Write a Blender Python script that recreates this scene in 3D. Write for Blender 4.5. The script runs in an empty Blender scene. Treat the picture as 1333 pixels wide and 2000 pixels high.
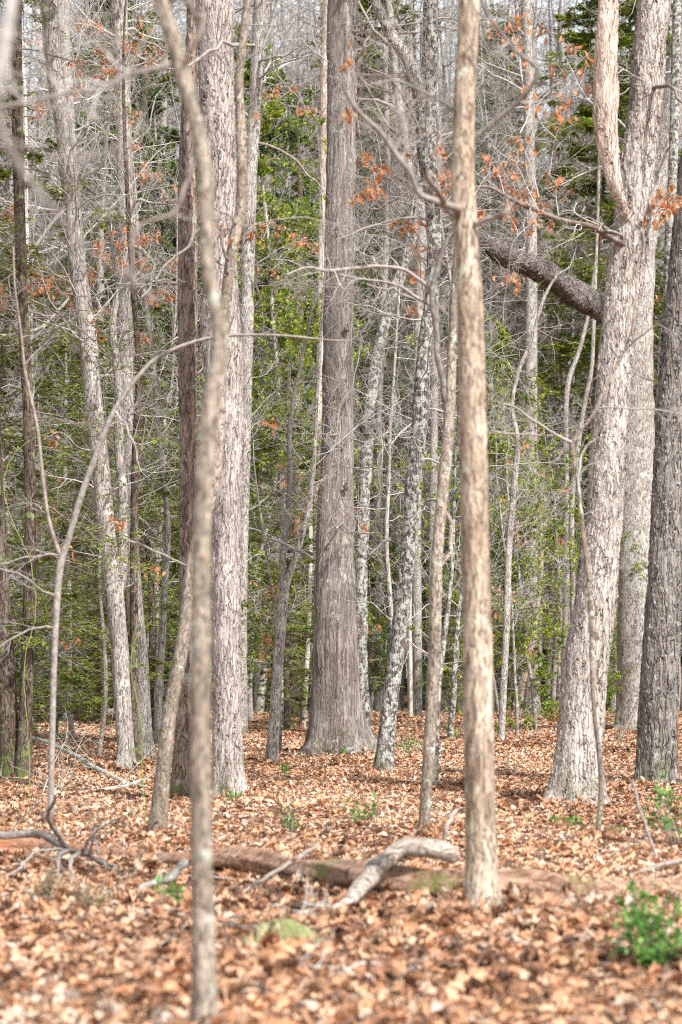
import bpy, math
import numpy as np
R = math.radians
scene = bpy.context.scene
COL = scene.collection

# ------------------------------------------------------------------ camera, sky, sun, exposure
H, F, HZ = 1.6, 4722.0, 290.0
TH = math.atan(HZ / F)
cam = bpy.data.cameras.new('camera'); camo = bpy.data.objects.new('camera', cam); COL.objects.link(camo)
camo.location = (0, 0, H); camo.rotation_euler = (math.pi / 2 + TH, 0, 0)
cam.sensor_fit = 'VERTICAL'; cam.sensor_height = 36.0; cam.lens = 85.0
cam.clip_start = 0.1; cam.clip_end = 2000
cam.dof.use_dof = True; cam.dof.focus_distance = 38.0; cam.dof.aperture_fstop = 2.3
scene.camera = camo
SUN_EL, SUN_AZ = R(46), R(143)                 # azimuth clockwise from +Y: behind the camera, to the right
w = bpy.data.worlds.new('World'); scene.world = w; w.use_nodes = True
nt = w.node_tree; bg = nt.nodes['Background']
sky = nt.nodes.new('ShaderNodeTexSky'); sky.sky_type = 'NISHITA'; sky.sun_disc = False
sky.sun_elevation = SUN_EL; sky.sun_rotation = SUN_AZ; sky.air_density = 1.5; sky.dust_density = 1.0; sky.ozone_density = 0.6
bw = nt.nodes.new('ShaderNodeRGBToBW'); gr = nt.nodes.new('ShaderNodeMix'); gr.data_type = 'RGBA'; gr.inputs[0].default_value = .62   # thin high cloud greys the sky
mu = nt.nodes.new('ShaderNodeMath'); mu.operation = 'MULTIPLY'; mu.inputs[1].default_value = 1.5
nt.links.new(sky.outputs[0], bw.inputs[0]); nt.links.new(bw.outputs[0], mu.inputs[0]); nt.links.new(sky.outputs[0], gr.inputs[6]); nt.links.new(mu.outputs[0], gr.inputs[7]); nt.links.new(gr.outputs[2], bg.inputs[0]); bg.inputs[1].default_value = 0.125
sl = bpy.data.lights.new('sun', 'SUN'); sl.energy = 4.3; sl.angle = R(2.0); sl.color = (1.0, 0.97, 0.93)
so = bpy.data.objects.new('sun', sl); COL.objects.link(so)
sd = np.array([math.sin(SUN_AZ) * math.cos(SUN_EL), math.cos(SUN_AZ) * math.cos(SUN_EL), math.sin(SUN_EL)])
import mathutils
so.rotation_euler = mathutils.Vector(sd).to_track_quat('Z', 'Y').to_euler(); so.location = tuple(sd * 60)
vs = scene.view_settings; vs.view_transform = 'Standard'; vs.look = 'None'; vs.gamma = 1.0; vs.use_curve_mapping = False
vs.exposure = 0.95
cy = scene.cycles
cy.max_bounces = 5; cy.diffuse_bounces = 3; cy.glossy_bounces = 1; cy.transmission_bounces = 2; cy.transparent_max_bounces = 4
cy.caustics_reflective = False; cy.caustics_refractive = False
cy.use_denoising = False
cy.pixel_filter_type = 'BLACKMAN_HARRIS'; cy.filter_width = 1.1
cy.sample_clamp_indirect = 4.0
try: cy.denoiser = 'OPENIMAGEDENOISE'
except Exception: pass

# ------------------------------------------------------------------ ground shape and pixel geometry
def smooth(a, b, v):
    t = np.clip((np.asarray(v, float) - a) / (b - a), 0, 1); return t * t * (3 - 2 * t)
def gz(x, y):
    x = np.asarray(x, float); y = np.asarray(y, float)
    near = 0.05 * np.sin(x * .9 + 1.3) * np.sin(y * .47 + .6) + 0.025 * np.sin(x * 2.1 + y * .8) + .02 * np.sin(y * 1.7 - x * .6)
    near = near * smooth(8, 14, y) * (1 - smooth(60, 76, y))
    far = -1.1 * smooth(72, 90, y) + 5.2 * smooth(92, 190, y) + .25 * np.sin(x * .21 + 2) * smooth(80, 100, y)
    side = 0.3 * smooth(9, 25, np.abs(x)) * smooth(40, 60, y)
    return near + far + side
def ray(px, py):
    rx = (px - 666.5) / F; ry = (1000.0 - py) / F
    return rx, math.cos(TH) - ry * math.sin(TH), math.sin(TH) + ry * math.cos(TH)
def P(px, py, d):
    a, b, c = ray(px, py); t = d / b
    return np.array([a * t, d, H + c * t])
def base_at(px, py):
    a, b, c = ray(px, py); lo = 2.0
    for d in np.arange(6, 74, .05):
        q = H + c * d / b
        if q <= gz(a * d / b, d): return float(d)
    return 74.0

# ------------------------------------------------------------------ mesh accumulation
class Acc:
    def __init__(s): s.v = []; s.f = []; s.m = []; s.r = []; s.n = 0
    def add(s, verts, faces, mat=0, rnd=0.0):
        verts = np.asarray(verts, np.float32).reshape(-1, 3); faces = np.asarray(faces, np.int32)
        if len(verts) == 0: return
        s.v.append(verts); s.f.append(faces + s.n); s.m.append(np.full(len(faces), mat, np.int32))
        s.r.append(np.broadcast_to(np.asarray(rnd, np.float32), (len(verts),)).copy()); s.n += len(verts)
    def mesh(s, name, mats, off=(0, 0, 0), smooth_=True):
        me = bpy.data.meshes.new(name)
        v = np.concatenate(s.v) - np.asarray(off, np.float32); f = np.concatenate(s.f)
        k = f.shape[1]
        me.vertices.add(len(v)); me.vertices.foreach_set('co', v.ravel())
        me.loops.add(f.size); me.loops.foreach_set('vertex_index', f.ravel())
        me.polygons.add(len(f)); me.polygons.foreach_set('loop_start', np.arange(0, f.size, k, dtype=np.int32))
        me.polygons.foreach_set('material_index', np.concatenate(s.m))
        me.update(calc_edges=True)
        if smooth_: me.polygons.foreach_set('use_smooth', np.ones(len(f), bool))
        at = me.attributes.new('rnd', 'FLOAT', 'POINT'); at.data.foreach_set('value', np.concatenate(s.r))
        for m in (mats if isinstance(mats, (list, tuple)) else [mats]): me.materials.append(m)
        return me
    def build(s, name, mats, parent=None, off=(0, 0, 0), smooth_=True):
        o = bpy.data.objects.new(name, s.mesh(name, mats, off, smooth_)); COL.objects.link(o)
        if parent is not None: o.parent = parent
        else: o.location = off
        return o

def nrm(a): return a / np.maximum(np.linalg.norm(a, axis=-1, keepdims=True), 1e-9)

def tubes(acc, paths, radii, sides, mat=0, rnd=None, rough=0, rng=None, flare=None):
    paths = np.asarray(paths, float); radii = np.asarray(radii, float)
    N, K, _ = paths.shape
    if N == 0: return
    t = np.empty_like(paths); t[:, 1:-1] = paths[:, 2:] - paths[:, :-2]; t[:, 0] = paths[:, 1] - paths[:, 0]; t[:, -1] = paths[:, -1] - paths[:, -2]
    t = nrm(t); mean = nrm(paths[:, -1] - paths[:, 0])
    ref = np.zeros((N, 3)); ref[np.arange(N), np.argmin(np.abs(mean), axis=1)] = 1
    ref = nrm(np.cross(mean, ref))[:, None, :]
    s = nrm(np.cross(t, np.broadcast_to(ref, t.shape))); u = np.cross(s, t)
    a = np.arange(sides) / sides * 2 * np.pi
    rr = radii[:, :, None] * np.ones(sides)
    if rough and rng is not None:
        kk = np.arange(K)[:, None]
        for fr, am in ((2, .5), (3, .35), (5, .2)):
            ph = rng.uniform(0, 6.28, (N, 1, 1)); q = rng.uniform(.03, .12, (N, 1, 1))
            rr = rr * (1 + rough * am * np.sin(a[None, None, :] * fr + ph + q * kk[None] + 1.5 * np.sin(kk[None] * q * .7)))
    if flare is not None:                                            # flare: (N=1) function of ring index -> amount, lobes
        amt, lobes, ph = flare
        rr = rr * (1 + amt[None, :, None] * np.maximum(0, np.cos(a * lobes + ph) * .8 + .2)[None, None, :])
    ring = paths[:, :, None, :] + rr[..., None] * (np.cos(a)[None, None, :, None] * s[:, :, None, :] + np.sin(a)[None, None, :, None] * u[:, :, None, :])
    i = np.arange(K - 1)[:, None] * sides; j = np.arange(sides)[None, :]; j2 = (j + 1) % sides
    q = np.stack([i + j, i + j2, i + sides + j2, i + sides + j], -1).reshape(-1, 4)
    q = (q[None] + (np.arange(N) * K * sides)[:, None, None]).reshape(-1, 4)
    rv = np.zeros(N) if rnd is None else rnd
    acc.add(ring.reshape(-1, 3), q, mat, np.repeat(rv, K * sides))

def grow(st, dr, L, r0, K, wob, up, rng, tip=.2):
    N = len(st); p = np.empty((N, K, 3)); p[:, 0] = st; d = nrm(dr); step = (L / (K - 1))[:, None]
    for k in range(1, K):
        d = nrm(d + rng.normal(0, wob, (N, 3)) + np.array([0, 0, up])); p[:, k] = p[:, k - 1] + d * step
    rad = r0[:, None] * (1 - (1 - tip) * np.linspace(0, 1, K)[None, :] ** .8)
    return p, rad

def spawn(paths, radii, L, per, rng, t0=.15, ang=(35, 75), ratio=(.3, .6), rr=.6, flat=None):
    N, K, _ = paths.shape
    if N == 0: return paths[:, 0], paths[:, 0], L, L
    idx = np.repeat(np.arange(N), per); M = len(idx)
    t = rng.uniform(t0, .97, M) * (K - 1); k = np.minimum(t.astype(int), K - 2); fr = (t - k)[:, None]
    st = paths[idx, k] * (1 - fr) + paths[idx, k + 1] * fr
    tg = nrm(paths[idx, k + 1] - paths[idx, k])
    rnd = rng.normal(0, 1, (M, 3))
    if flat is not None: rnd[:, 2] *= flat
    sd_ = nrm(rnd - tg * (rnd * tg).sum(1, keepdims=True))
    if flat is not None: sd_[:, 2] *= flat; sd_ = nrm(sd_)
    an = np.radians(rng.uniform(ang[0], ang[1], M))[:, None]
    dr = tg * np.cos(an) + sd_ * np.sin(an)
    ll = L[idx] * rng.uniform(ratio[0], ratio[1], M) * (1.15 - .6 * t / (K - 1))
    r = (radii[idx, k]) * rr
    return st, dr, ll, r

def twigs(acc, st, dr, L, r, levels, rng, wob=.22, up=.04, mat=0, K=(9, 7, 5), sides=(5, 4, 3), flat=None, rmin=.0026):
    """branches with two or three orders of twigs; returns the finest paths"""
    out = []
    for lv in range(len(levels) + 1):
        k = K[min(lv, len(K) - 1)]; sdn = sides[min(lv, len(sides) - 1)]
        p, rd = grow(st, dr, L, np.maximum(r, rmin), k, wob, up, rng)
        rd = np.maximum(rd, rmin * .7)
        tubes(acc, p, rd, sdn, mat); out.append((p, rd, L))
        if lv < len(levels):
            st, dr, L, r = spawn(p, rd, L, levels[lv], rng, flat=flat)
    return out

# leaves: a template over (u along, v across), bent per leaf
def leaf_template(kind):
    if kind == 'oak':
        u = np.array([0, .1, .2, .3, .4, .52, .62, .74, .84, .94, 1.0]); wd = np.array([.012, .02, .20, .09, .33, .13, .37, .16, .25, .10, .0])
    elif kind == 'oak_lo':
        u = np.array([0, .15, .38, .5, .72, 1.0]); wd = np.array([.02, .13, .30, .16, .32, .02])
    elif kind == 'oval':
        u = np.array([0, .3, .7, 1.0]); wd = np.array([.02, .24, .22, .01])
    else:
        u = np.array([0, .5, 1.0]); wd = np.array([.01, .28, .01])
    K = len(u)
    v = np.stack([np.repeat(u, 3), (wd[:, None] * np.array([1, 0, -1])).ravel()], 1)
    q = []
    for k in range(K - 1):
        for s_ in (0, 1): q.append((3 * k + s_, 3 * k + s_ + 1, 3 * k + s_ + 4, 3 * k + s_ + 3))
    return v, np.array(q)
TPL = {k: leaf_template(k) for k in ('oak', 'oak_lo', 'oval', 'tiny')}
def leaves(acc, pos, ax, nm, size, kind, rng, curl=.25, cup=.5, mat=0, rnd=None, width=1.0):
    N = len(pos)
    if N == 0: return
    uv, q = TPL[kind]; M = len(uv)
    ax = nrm(ax); nm = nrm(nm - ax * (nm * ax).sum(1, keepdims=True)); sd_ = np.cross(nm, ax)
    c1 = rng.normal(0, curl, N)[:, None]; c2 = rng.normal(.1, cup, N)[:, None]; c3 = rng.normal(0, curl, N)[:, None]
    u = uv[None, :, 0]; v = uv[None, :, 1] * width
    wz = c1 * ((u - .5) ** 2 * 2 - .3) + c2 * np.abs(v) + c3 * v * (u - .4) * 2 + .03 * np.sin(u * 17 + c1 * 40) * (np.abs(v) > .08)
    v = v * (1 - .25 * np.abs(c2))
    loc = (ax[:, None] * u[..., None] + sd_[:, None] * v[..., None] + nm[:, None] * wz[..., None]) * size[:, None, None]
    ver = pos[:, None] + loc
    f = (q[None] + (np.arange(N) * M)[:, None, None]).reshape(-1, 4)
    if rnd is None: rnd = rng.uniform(0, 1, N)
    acc.add(ver.reshape(-1, 3), f, mat, np.repeat(rnd, M))

# ------------------------------------------------------------------ materials
class NT:
    def __init__(s, name):
        s.m = bpy.data.materials.new(name); s.m.use_nodes = True; s.t = s.m.node_tree; s.b = s.t.nodes['Principled BSDF']; s.o = s.t.nodes['Material Output']
    def n(s, typ, ins=None, **kw):
        nd = s.t.nodes.new('ShaderNode' + typ)
        for k, v in kw.items(): setattr(nd, k, v)
        for k, v in (ins or {}).items():
            sk = nd.inputs[k]
            if isinstance(v, bpy.types.NodeSocket): s.t.links.new(v, sk)
            else: sk.default_value = v
        return nd
    def math(s, op, a, b=0.5, c=None, clamp=False):
        d = {0: a, 1: b}
        if c is not None: d[2] = c
        nd = s.n('Math', d, operation=op); nd.use_clamp = clamp; return nd.outputs[0]
    def mix(s, f, a, b):
        nd = s.t.nodes.new('ShaderNodeMix'); nd.data_type = 'RGBA'
        for sk, v in ((nd.inputs[0], f), (nd.inputs[6], a), (nd.inputs[7], b)):
            if isinstance(v, bpy.types.NodeSocket): s.t.links.new(v, sk)
            else: sk.default_value = v if not isinstance(v, tuple) else (v + (1,) if len(v) == 3 else v)
        return nd.outputs[2]
    def rng(s, v, a, b, c=0.0, d=1.0):
        return s.n('MapRange', {0: v, 1: a, 2: b, 3: c, 4: d}, interpolation_type='SMOOTHSTEP').outputs[0]
    def ramp(s, v, stops):
        nd = s.n('ValToRGB', {0: v}); el = nd.color_ramp.elements
        while len(el) > 1: el.remove(el[-1])
        el[0].position = stops[0][0]; el[0].color = stops[0][1] + (1,)
        for p, c in stops[1:]:
            e = el.new(p); e.color = c + (1,)
        return nd.outputs[0]

def bark(name, light, dark, alt, scale=25, zs=.25, crackw=.12, disp=.012, lichen=None, lich_amt=.0, lich_scale=9, moss=.3, fib=0., true_disp=False, altamt=.5, crackmix=1.0, axis=2):
    s = NT(name); tc = s.n('TexCoord'); oi = s.n('ObjectInfo')
    off = s.n('VectorMath', {0: tc.outputs['Object'], 1: s.n('CombineXYZ', {0: s.math('MULTIPLY', oi.outputs['Random'], 37.0), 1: s.math('MULTIPLY', oi.outputs['Random'], 11.0), 2: s.math('MULTIPLY', oi.outputs['Random'], 23.0)}).outputs[0]}, operation='ADD').outputs[0]
    big = s.n('TexNoise', {'Vector': off, 'Scale': 1.7, 'Detail': 3.0})
    dn = s.n('TexNoise', {'Vector': off, 'Scale': 5.0, 'Detail': 3.0})
    dv = s.n('VectorMath', {0: dn.outputs['Color'], 1: (.5, .5, .5)}, operation='SUBTRACT').outputs[0]
    dv = s.n('VectorMath', {0: dv, 1: (.09, .09, .35)}, operation='MULTIPLY').outputs[0]
    co = s.n('VectorMath', {0: off, 1: dv}, operation='ADD').outputs[0]
    co = s.n('VectorMath', {0: co, 1: (1, 1, zs) if axis == 2 else (zs, 1, 1)}, operation='MULTIPLY').outputs[0]
    ve = s.n('TexVoronoi', {'Vector': co, 'Scale': scale}, feature='DISTANCE_TO_EDGE')
    vc = s.n('TexVoronoi', {'Vector': co, 'Scale': scale}, feature='F1')
    pr = s.n('SeparateColor', {0: vc.outputs['Color']}).outputs[0]
    fine = s.n('TexNoise', {'Vector': co, 'Scale': scale * 3.2, 'Detail': 4.0, 'Roughness': .65}).outputs[0]
    cm = s.n('TexNoise', {'Vector': co, 'Scale': scale * .8, 'Detail': 3.0}).outputs[0]
    crack = s.rng(ve.outputs['Distance'], 0.0, crackw)
    crack = s.math('MAXIMUM', crack, s.rng(cm, .40, .62))
    if fib:
        cf = s.n('VectorMath', {0: co, 1: (1, 1, .22)}, operation='MULTIPLY').outputs[0]
        fb = s.n('TexNoise', {'Vector': cf, 'Scale': fib, 'Detail': 5.0, 'Roughness': .7, 'Distortion': .3}).outputs[0]
        fb = s.rng(fb, .36, .60); crack = s.math('ADD', s.math('MULTIPLY', crack, .35), s.math('MULTIPLY', fb, .65))
    h = s.math('ADD', s.math('MULTIPLY', crack, .5), s.math('ADD', s.math('MULTIPLY', s.math('MULTIPLY', pr, crack), .35), s.math('MULTIPLY', fine, .35)))
    c = s.mix(s.math('MULTIPLY', pr, altamt), light, alt)
    c = s.mix(s.rng(big.outputs[0], .38, .64, 0, .8), c, alt)  # broad bark tone patches, strengthened so their darker colour also stands for crown shade
    f2 = s.n('TexNoise', {'Vector': co, 'Scale': scale * 1.1, 'Detail': 6.0, 'Roughness': .75}).outputs[0]
    tone = s.math('MULTIPLY', s.rng(fine, .30, .60, .48, 1.22), s.rng(f2, .34, .62, .55, 1.2))
    c = s.mix(s.math('MULTIPLY', crack, crackmix) if crackmix != 1 else crack, dark, c)
    c = s.n('VectorMath', {0: c, 1: s.n('CombineXYZ', {0: tone, 1: tone, 2: tone}).outputs[0]}, operation='MULTIPLY').outputs[0]
    if lichen:
        ln = s.n('TexNoise', {'Vector': off, 'Scale': lich_scale, 'Detail': 6.0, 'Roughness': .7}).outputs[0]
        lf = s.rng(ln, .62 - lich_amt * .22, .66 - lich_amt * .2)
        c = s.mix(s.math('MULTIPLY', lf, .8), c, lichen); h = s.math('ADD', h, s.math('MULTIPLY', lf, .06))
    if moss:
        z = s.n('SeparateXYZ', {0: tc.outputs['Object']}).outputs[2]
        mn = s.n('TexNoise', {'Vector': off, 'Scale': 6.0, 'Detail': 5.0}).outputs[0]
        mf = s.math('MULTIPLY', s.rng(z, .7, .0), s.rng(mn, .45, .62))
        c = s.mix(s.math('MULTIPLY', mf, moss), c, (.09, .11, .03))
    s.t.links.new(c, s.b.inputs['Base Color']); s.b.inputs['Roughness'].default_value = .9; s.b.inputs['Specular IOR Level'].default_value = .2
    if true_disp:
        s.m.displacement_method = 'BOTH'
        dn_ = s.n('Displacement', {'Height': h, 'Midlevel': .7, 'Scale': disp}); s.t.links.new(dn_.outputs[0], s.o.inputs['Displacement'])
    else:
        bp = s.n('Bump', {'Height': h, 'Distance': disp, 'Strength': 1.0}); s.t.links.new(bp.outputs[0], s.b.inputs['Normal'])
    return s.m

def twigmat(name, c1, c2, sc=14):
    s = NT(name); tc = s.n('TexCoord'); oi = s.n('ObjectInfo')
    n = s.n('TexNoise', {'Vector': tc.outputs['Object'], 'Scale': sc, 'Detail': 5.0, 'Roughness': .7}).outputs[0]
    n = s.math('ADD', n, s.math('MULTIPLY', s.math('SUBTRACT', oi.outputs['Random'], .5), .25))
    c = s.ramp(n, [(.32, c1), (.64, c2)])
    s.t.links.new(c, s.b.inputs['Base Color']); s.b.inputs['Roughness'].default_value = .8; s.b.inputs['Specular IOR Level'].default_value = .25
    bp = s.n('Bump', {'Height': n, 'Distance': .01}); s.t.links.new(bp.outputs[0], s.b.inputs['Normal'])
    return s.m

def leafmat(name, stops, trans=.3, rough=.6, spec=.3, patch=None):
    s = NT(name); at = s.n('Attribute', attribute_name='rnd')
    c = s.ramp(at.outputs['Fac'], stops)
    tc = s.n('TexCoord')
    fn = s.n('TexNoise', {'Vector': tc.outputs['Object'], 'Scale': 30.0, 'Detail': 3.0}).outputs[0]
    k = s.math('ADD', s.math('MULTIPLY', fn, .7), .65)
    if patch:
        pn = s.n('TexNoise', {'Vector': tc.outputs['Object'], 'Scale': patch, 'Detail': 3.0}).outputs[0]
        k = s.math('MULTIPLY', k, s.math('ADD', s.math('MULTIPLY', pn, .8), .6))
    c = s.n('VectorMath', {0: c, 1: s.n('CombineXYZ', {0: k, 1: k, 2: k}).outputs[0]}, operation='MULTIPLY').outputs[0]
    s.t.links.new(c, s.b.inputs['Base Color']); s.b.inputs['Roughness'].default_value = rough; s.b.inputs['Specular IOR Level'].default_value = spec
    tr = s.n('BsdfTranslucent', {'Color': c}); mx = s.n('MixShader', {0: trans, 1: s.b.outputs[0], 2: tr.outputs[0]})
    s.t.links.new(mx.outputs[0], s.o.inputs['Surface'])
    return s.m

M = {}
M['plate'] = bark('shaggy_pale_bark', (.47, .42, .385), (.10, .078, .065), (.35, .30, .27), 30, .17, .13, .026, (.42, .44, .38), .12, 7, .5, true_disp=True)
M['plate2'] = bark('shaggy_pink_grey_bark', (.42, .37, .345), (.10, .078, .068), (.30, .25, .23), 32, .12, .13, .020, (.42, .44, .38), .10, 7, .6, true_disp=True)
M['cedar'] = bark('fibrous_grey_brown_bark', (.30, .27, .25), (.085, .068, .058), (.235, .19, .165), 16, .035, .10, .018, (.33, .35, .29), .05, 5, .25, fib=34, true_disp=True)
M['furrow'] = bark('dark_furrowed_bark', (.24, .215, .20), (.045, .036, .03), (.17, .15, .135), 26, .14, .20, .026, (.34, .35, .31), .28, 14, .35, true_disp=True)
M['rust'] = bark('rusty_flaking_bark', (.23, .185, .165), (.05, .038, .03), (.27, .19, .15), 26, .16, .16, .020, (.36, .38, .30), .12, 5, .9, true_disp=True)
M['grey'] = bark('grey_bark', (.38, .345, .32), (.09, .075, .065), (.28, .24, .215), 30, .22, .14, .010, (.42, .43, .38), .35, 10, .6)
M['pale'] = bark('pale_bark', (.42, .39, .355), (.13, .108, .095), (.29, .25, .225), 34, .2, .15, .010, (.44, .44, .39), .2, 8, .5)
M['lichen'] = bark('lichen_spotted_dark_bark', (.20, .175, .16), (.045, .035, .03), (.13, .11, .10), 30, .2, .2, .014, (.42, .43, .39), .62, 12, .8)
M['sap'] = bark('tan_sapling_bark', (.54, .45, .36), (.15, .105, .075), (.29, .215, .155), 44, .13, .22, .006, (.44, .46, .38), .15, 7, .2)
M['sapg'] = bark('brown_grey_sapling_bark', (.38, .32, .265), (.10, .075, .058), (.19, .15, .115), 40, .3, .14, .005, (.38, .42, .36), .2, 6, .2)
M['dark'] = bark('dark_brown_bark', (.15, .115, .09), (.035, .025, .02), (.11, .08, .06), 28, .2, .2, .014, (.20, .25, .10), .2, 6, 1.0)
M['birch'] = bark('white_smooth_bark', (.55, .52, .47), (.25, .22, .19), (.45, .42, .37), 30, .5, .06, .003, None, 0, 7, .2, crackmix=1.0)
M['peeled'] = bark('peeled_pinkish_wood', (.55, .47, .41), (.17, .12, .095), (.44, .34, .28), 26, .10, .10, .016, None, 0, 7, 0, true_disp=True)
M['drift'] = bark('weathered_bare_wood', (.45, .385, .33), (.15, .11, .08), (.33, .265, .21), 26, .16, .12, .010, None, 0, 7, 0, axis=0)
M['deadgrey'] = bark('stringy_dead_bark', (.21, .185, .17), (.035, .027, .023), (.12, .098, .088), 20, .3, .24, .045, (.34, .35, .31), .1, 9, 0, axis=0, true_disp=True)
M['twig'] = twigmat('pale_grey_twigs', (.20, .18, .165), (.47, .44, .415))
M['limb'] = twigmat('grey_limb_bark', (.12, .10, .09), (.33, .295, .27), 22)
M['twigb'] = twigmat('brown_grey_twigs', (.12, .09, .075), (.31, .26, .225))
M['twigd'] = twigmat('dark_twigs', (.06, .048, .04), (.18, .15, .13))
M['twigl'] = twigmat('lichened_grey_wood', (.20, .18, .16), (.46, .46, .41), 20)
M['twigr'] = twigmat('reddish_budding_twigs', (.22, .10, .09), (.38, .24, .23))
M['deadleaf'] = leafmat('clinging_brown_leaves', [(0, (.38, .13, .05)), (.5, (.56, .24, .11)), (1, (.62, .34, .18))], .4)
M['litter'] = leafmat('fallen_leaves', [(0, (.07, .04, .028)), (.12, (.20, .11, .07)), (.28, (.35, .175, .10)), (.43, (.48, .24, .125)), (.6, (.54, .32, .19)), (.78, (.56, .395, .27)), (.92, (.43, .35, .29)), (1, (.64, .51, .40))], .15, .62, .3, patch=.6)
M['holly'] = leafmat('holly_leaves', [(0, (.04, .075, .02)), (.5, (.10, .16, .035)), (.93, (.20, .26, .05)), (1, (.38, .34, .05))], .3, .4, .5)
M['hollyb'] = leafmat('bright_small_leaves', [(0, (.08, .125, .02)), (.4, (.20, .28, .03)), (.75, (.33, .40, .045)), (.95, (.44, .48, .06)), (1, (.60, .48, .06))], .35, .45, .4)
M['hemlock'] = leafmat('hemlock_needles', [(0, (.08, .11, .02)), (.5, (.20, .26, .04)), (1, (.33, .38, .07))], .25, .6, .3)
M['pine'] = leafmat('pine_needles', [(0, (.08, .11, .02)), (.5, (.22, .28, .04)), (1, (.38, .43, .07))], .3, .6, .3)
M['seed'] = leafmat('fresh_green_leaves', [(0, (.06, .17, .03)), (.6, (.12, .30, .05)), (1, (.24, .38, .08))], .35, .4, .5)
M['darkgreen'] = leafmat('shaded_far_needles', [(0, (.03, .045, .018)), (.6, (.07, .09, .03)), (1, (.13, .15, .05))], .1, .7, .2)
M['moss'] = leafmat('dry_grass_blades', [(0, (.16, .13, .06)), (1, (.36, .30, .18))], .2)

def ground_mat():
    s = NT('forest_floor'); tc = s.n('TexCoord')
    v = s.n('TexVoronoi', {'Vector': tc.outputs['Object'], 'Scale': 9.0}, feature='F1')
    r = s.n('SeparateColor', {0: v.outputs['Color']}).outputs[0]
    n = s.n('TexNoise', {'Vector': tc.outputs['Object'], 'Scale': 1.1, 'Detail': 5.0}).outputs[0]
    f = s.n('TexNoise', {'Vector': tc.outputs['Object'], 'Scale': 40.0, 'Detail': 5.0}).outputs[0]
    c = s.ramp(r, [(0, (.10, .05, .03)), (.5, (.30, .15, .085)), (1, (.46, .29, .19))])
    k = s.math('MULTIPLY', s.math('ADD', n, .4), s.math('ADD', f, .45))
    c = s.n('VectorMath', {0: c, 1: s.n('CombineXYZ', {0: k, 1: k, 2: k}).outputs[0]}, operation='MULTIPLY').outputs[0]
    s.t.links.new(c, s.b.inputs['Base Color']); s.b.inputs['Roughness'].default_value = .95
    bp = s.n('Bump', {'Height': s.math('ADD', v.outputs['Distance'], f), 'Distance': .05}); s.t.links.new(bp.outputs[0], s.b.inputs['Normal'])
    return s.m
M['ground'] = ground_mat()
M['moss2'] = bark('mossy_rotten_wood', (.26, .25, .12), (.07, .06, .03), (.40, .34, .22), 24, 1., .2, .01, (.20, .22, .09), .45, 9, .15)
def log_mat():
    s = NT('rotten_mossy_wood'); tc = s.n('TexCoord')
    sx = s.n('VectorMath', {0: tc.outputs['Object'], 1: (.18, 1, 1)}, operation='MULTIPLY').outputs[0]
    n = s.n('TexNoise', {'Vector': sx, 'Scale': 26.0, 'Detail': 6.0, 'Roughness': .7, 'Distortion': .5}).outputs[0]
    b = s.n('TexNoise', {'Vector': tc.outputs['Object'], 'Scale': 1.6, 'Detail': 4.0}).outputs[0]
    c = s.ramp(n, [(.34, (.05, .03, .02)), (.48, (.27, .15, .095)), (.66, (.48, .34, .25))])
    x = s.n('SeparateXYZ', {0: tc.outputs['Object']}).outputs[0]
    c = s.mix(s.math('MULTIPLY', s.rng(x, -.2, -1.2), s.rng(b, .4, .6)), c, (.36, .15, .075))
    m1 = s.rng(b, .56, .66); mm = s.n('TexNoise', {'Vector': tc.outputs['Object'], 'Scale': 9.0, 'Detail': 5.0}).outputs[0]
    c = s.mix(s.math('MULTIPLY', m1, s.rng(mm, .4, .6, .2, .9)), c, (.16, .16, .035))
    s.t.links.new(c, s.b.inputs['Base Color']); s.b.inputs['Roughness'].default_value = .95
    bp = s.n('Bump', {'Height': n, 'Distance': .03}); s.t.links.new(bp.outputs[0], s.b.inputs['Normal'])
    return s.m
M['log'] = log_mat()

# ------------------------------------------------------------------ object helpers
def tag(o, label=None, cat=None, group=None, kind=None):
    if label: o['label'] = label
    if cat: o['category'] = cat
    if group: o['group'] = group
    if kind: o['kind'] = kind
    return o
def root(name, loc, label, cat, group=None):
    o = bpy.data.objects.new(name, None); COL.objects.link(o); o.location = tuple(map(float, loc)); o.empty_display_size = .2
    return tag(o, label, cat, group)
def copy_tree(o, loc, rz, sc, label=None, group=None):
    c = o.copy(); COL.objects.link(c); c.location = tuple(map(float, loc)); c.rotation_euler = (0, 0, rz); c.scale = (sc, sc, sc)
    if label: c['label'] = label
    if group: c['group'] = group
    for ch in list(o.children):
        d = ch.copy(); COL.objects.link(d); d.parent = c
    return c
def spline(pts, n):
    """Catmull-Rom through rows of pts, n samples by arc length"""
    p = np.asarray(pts, float)
    if len(p) == 2: p = np.array([p[0], (p[0] + p[1]) / 2, p[1]])
    e = np.vstack([2 * p[0] - p[1], p, 2 * p[-1] - p[-2]]); out = []
    for i in range(1, len(e) - 2):
        t = np.linspace(0, 1, 16, endpoint=False)[:, None]
        a, b, c, d = e[i - 1], e[i], e[i + 1], e[i + 2]
        out.append(.5 * ((2 * b) + (-a + c) * t + (2 * a - 5 * b + 4 * c - d) * t ** 2 + (-a + 3 * b - 3 * c + d) * t ** 3))
    out = np.vstack(out + [e[-2][None]])
    s = np.r_[0, np.cumsum(np.linalg.norm(np.diff(out[:, :3], axis=0), axis=1))]
    q = np.linspace(0, s[-1], n)
    return np.stack([np.interp(q, s, out[:, k]) for k in range(out.shape[1])], 1)

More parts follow.
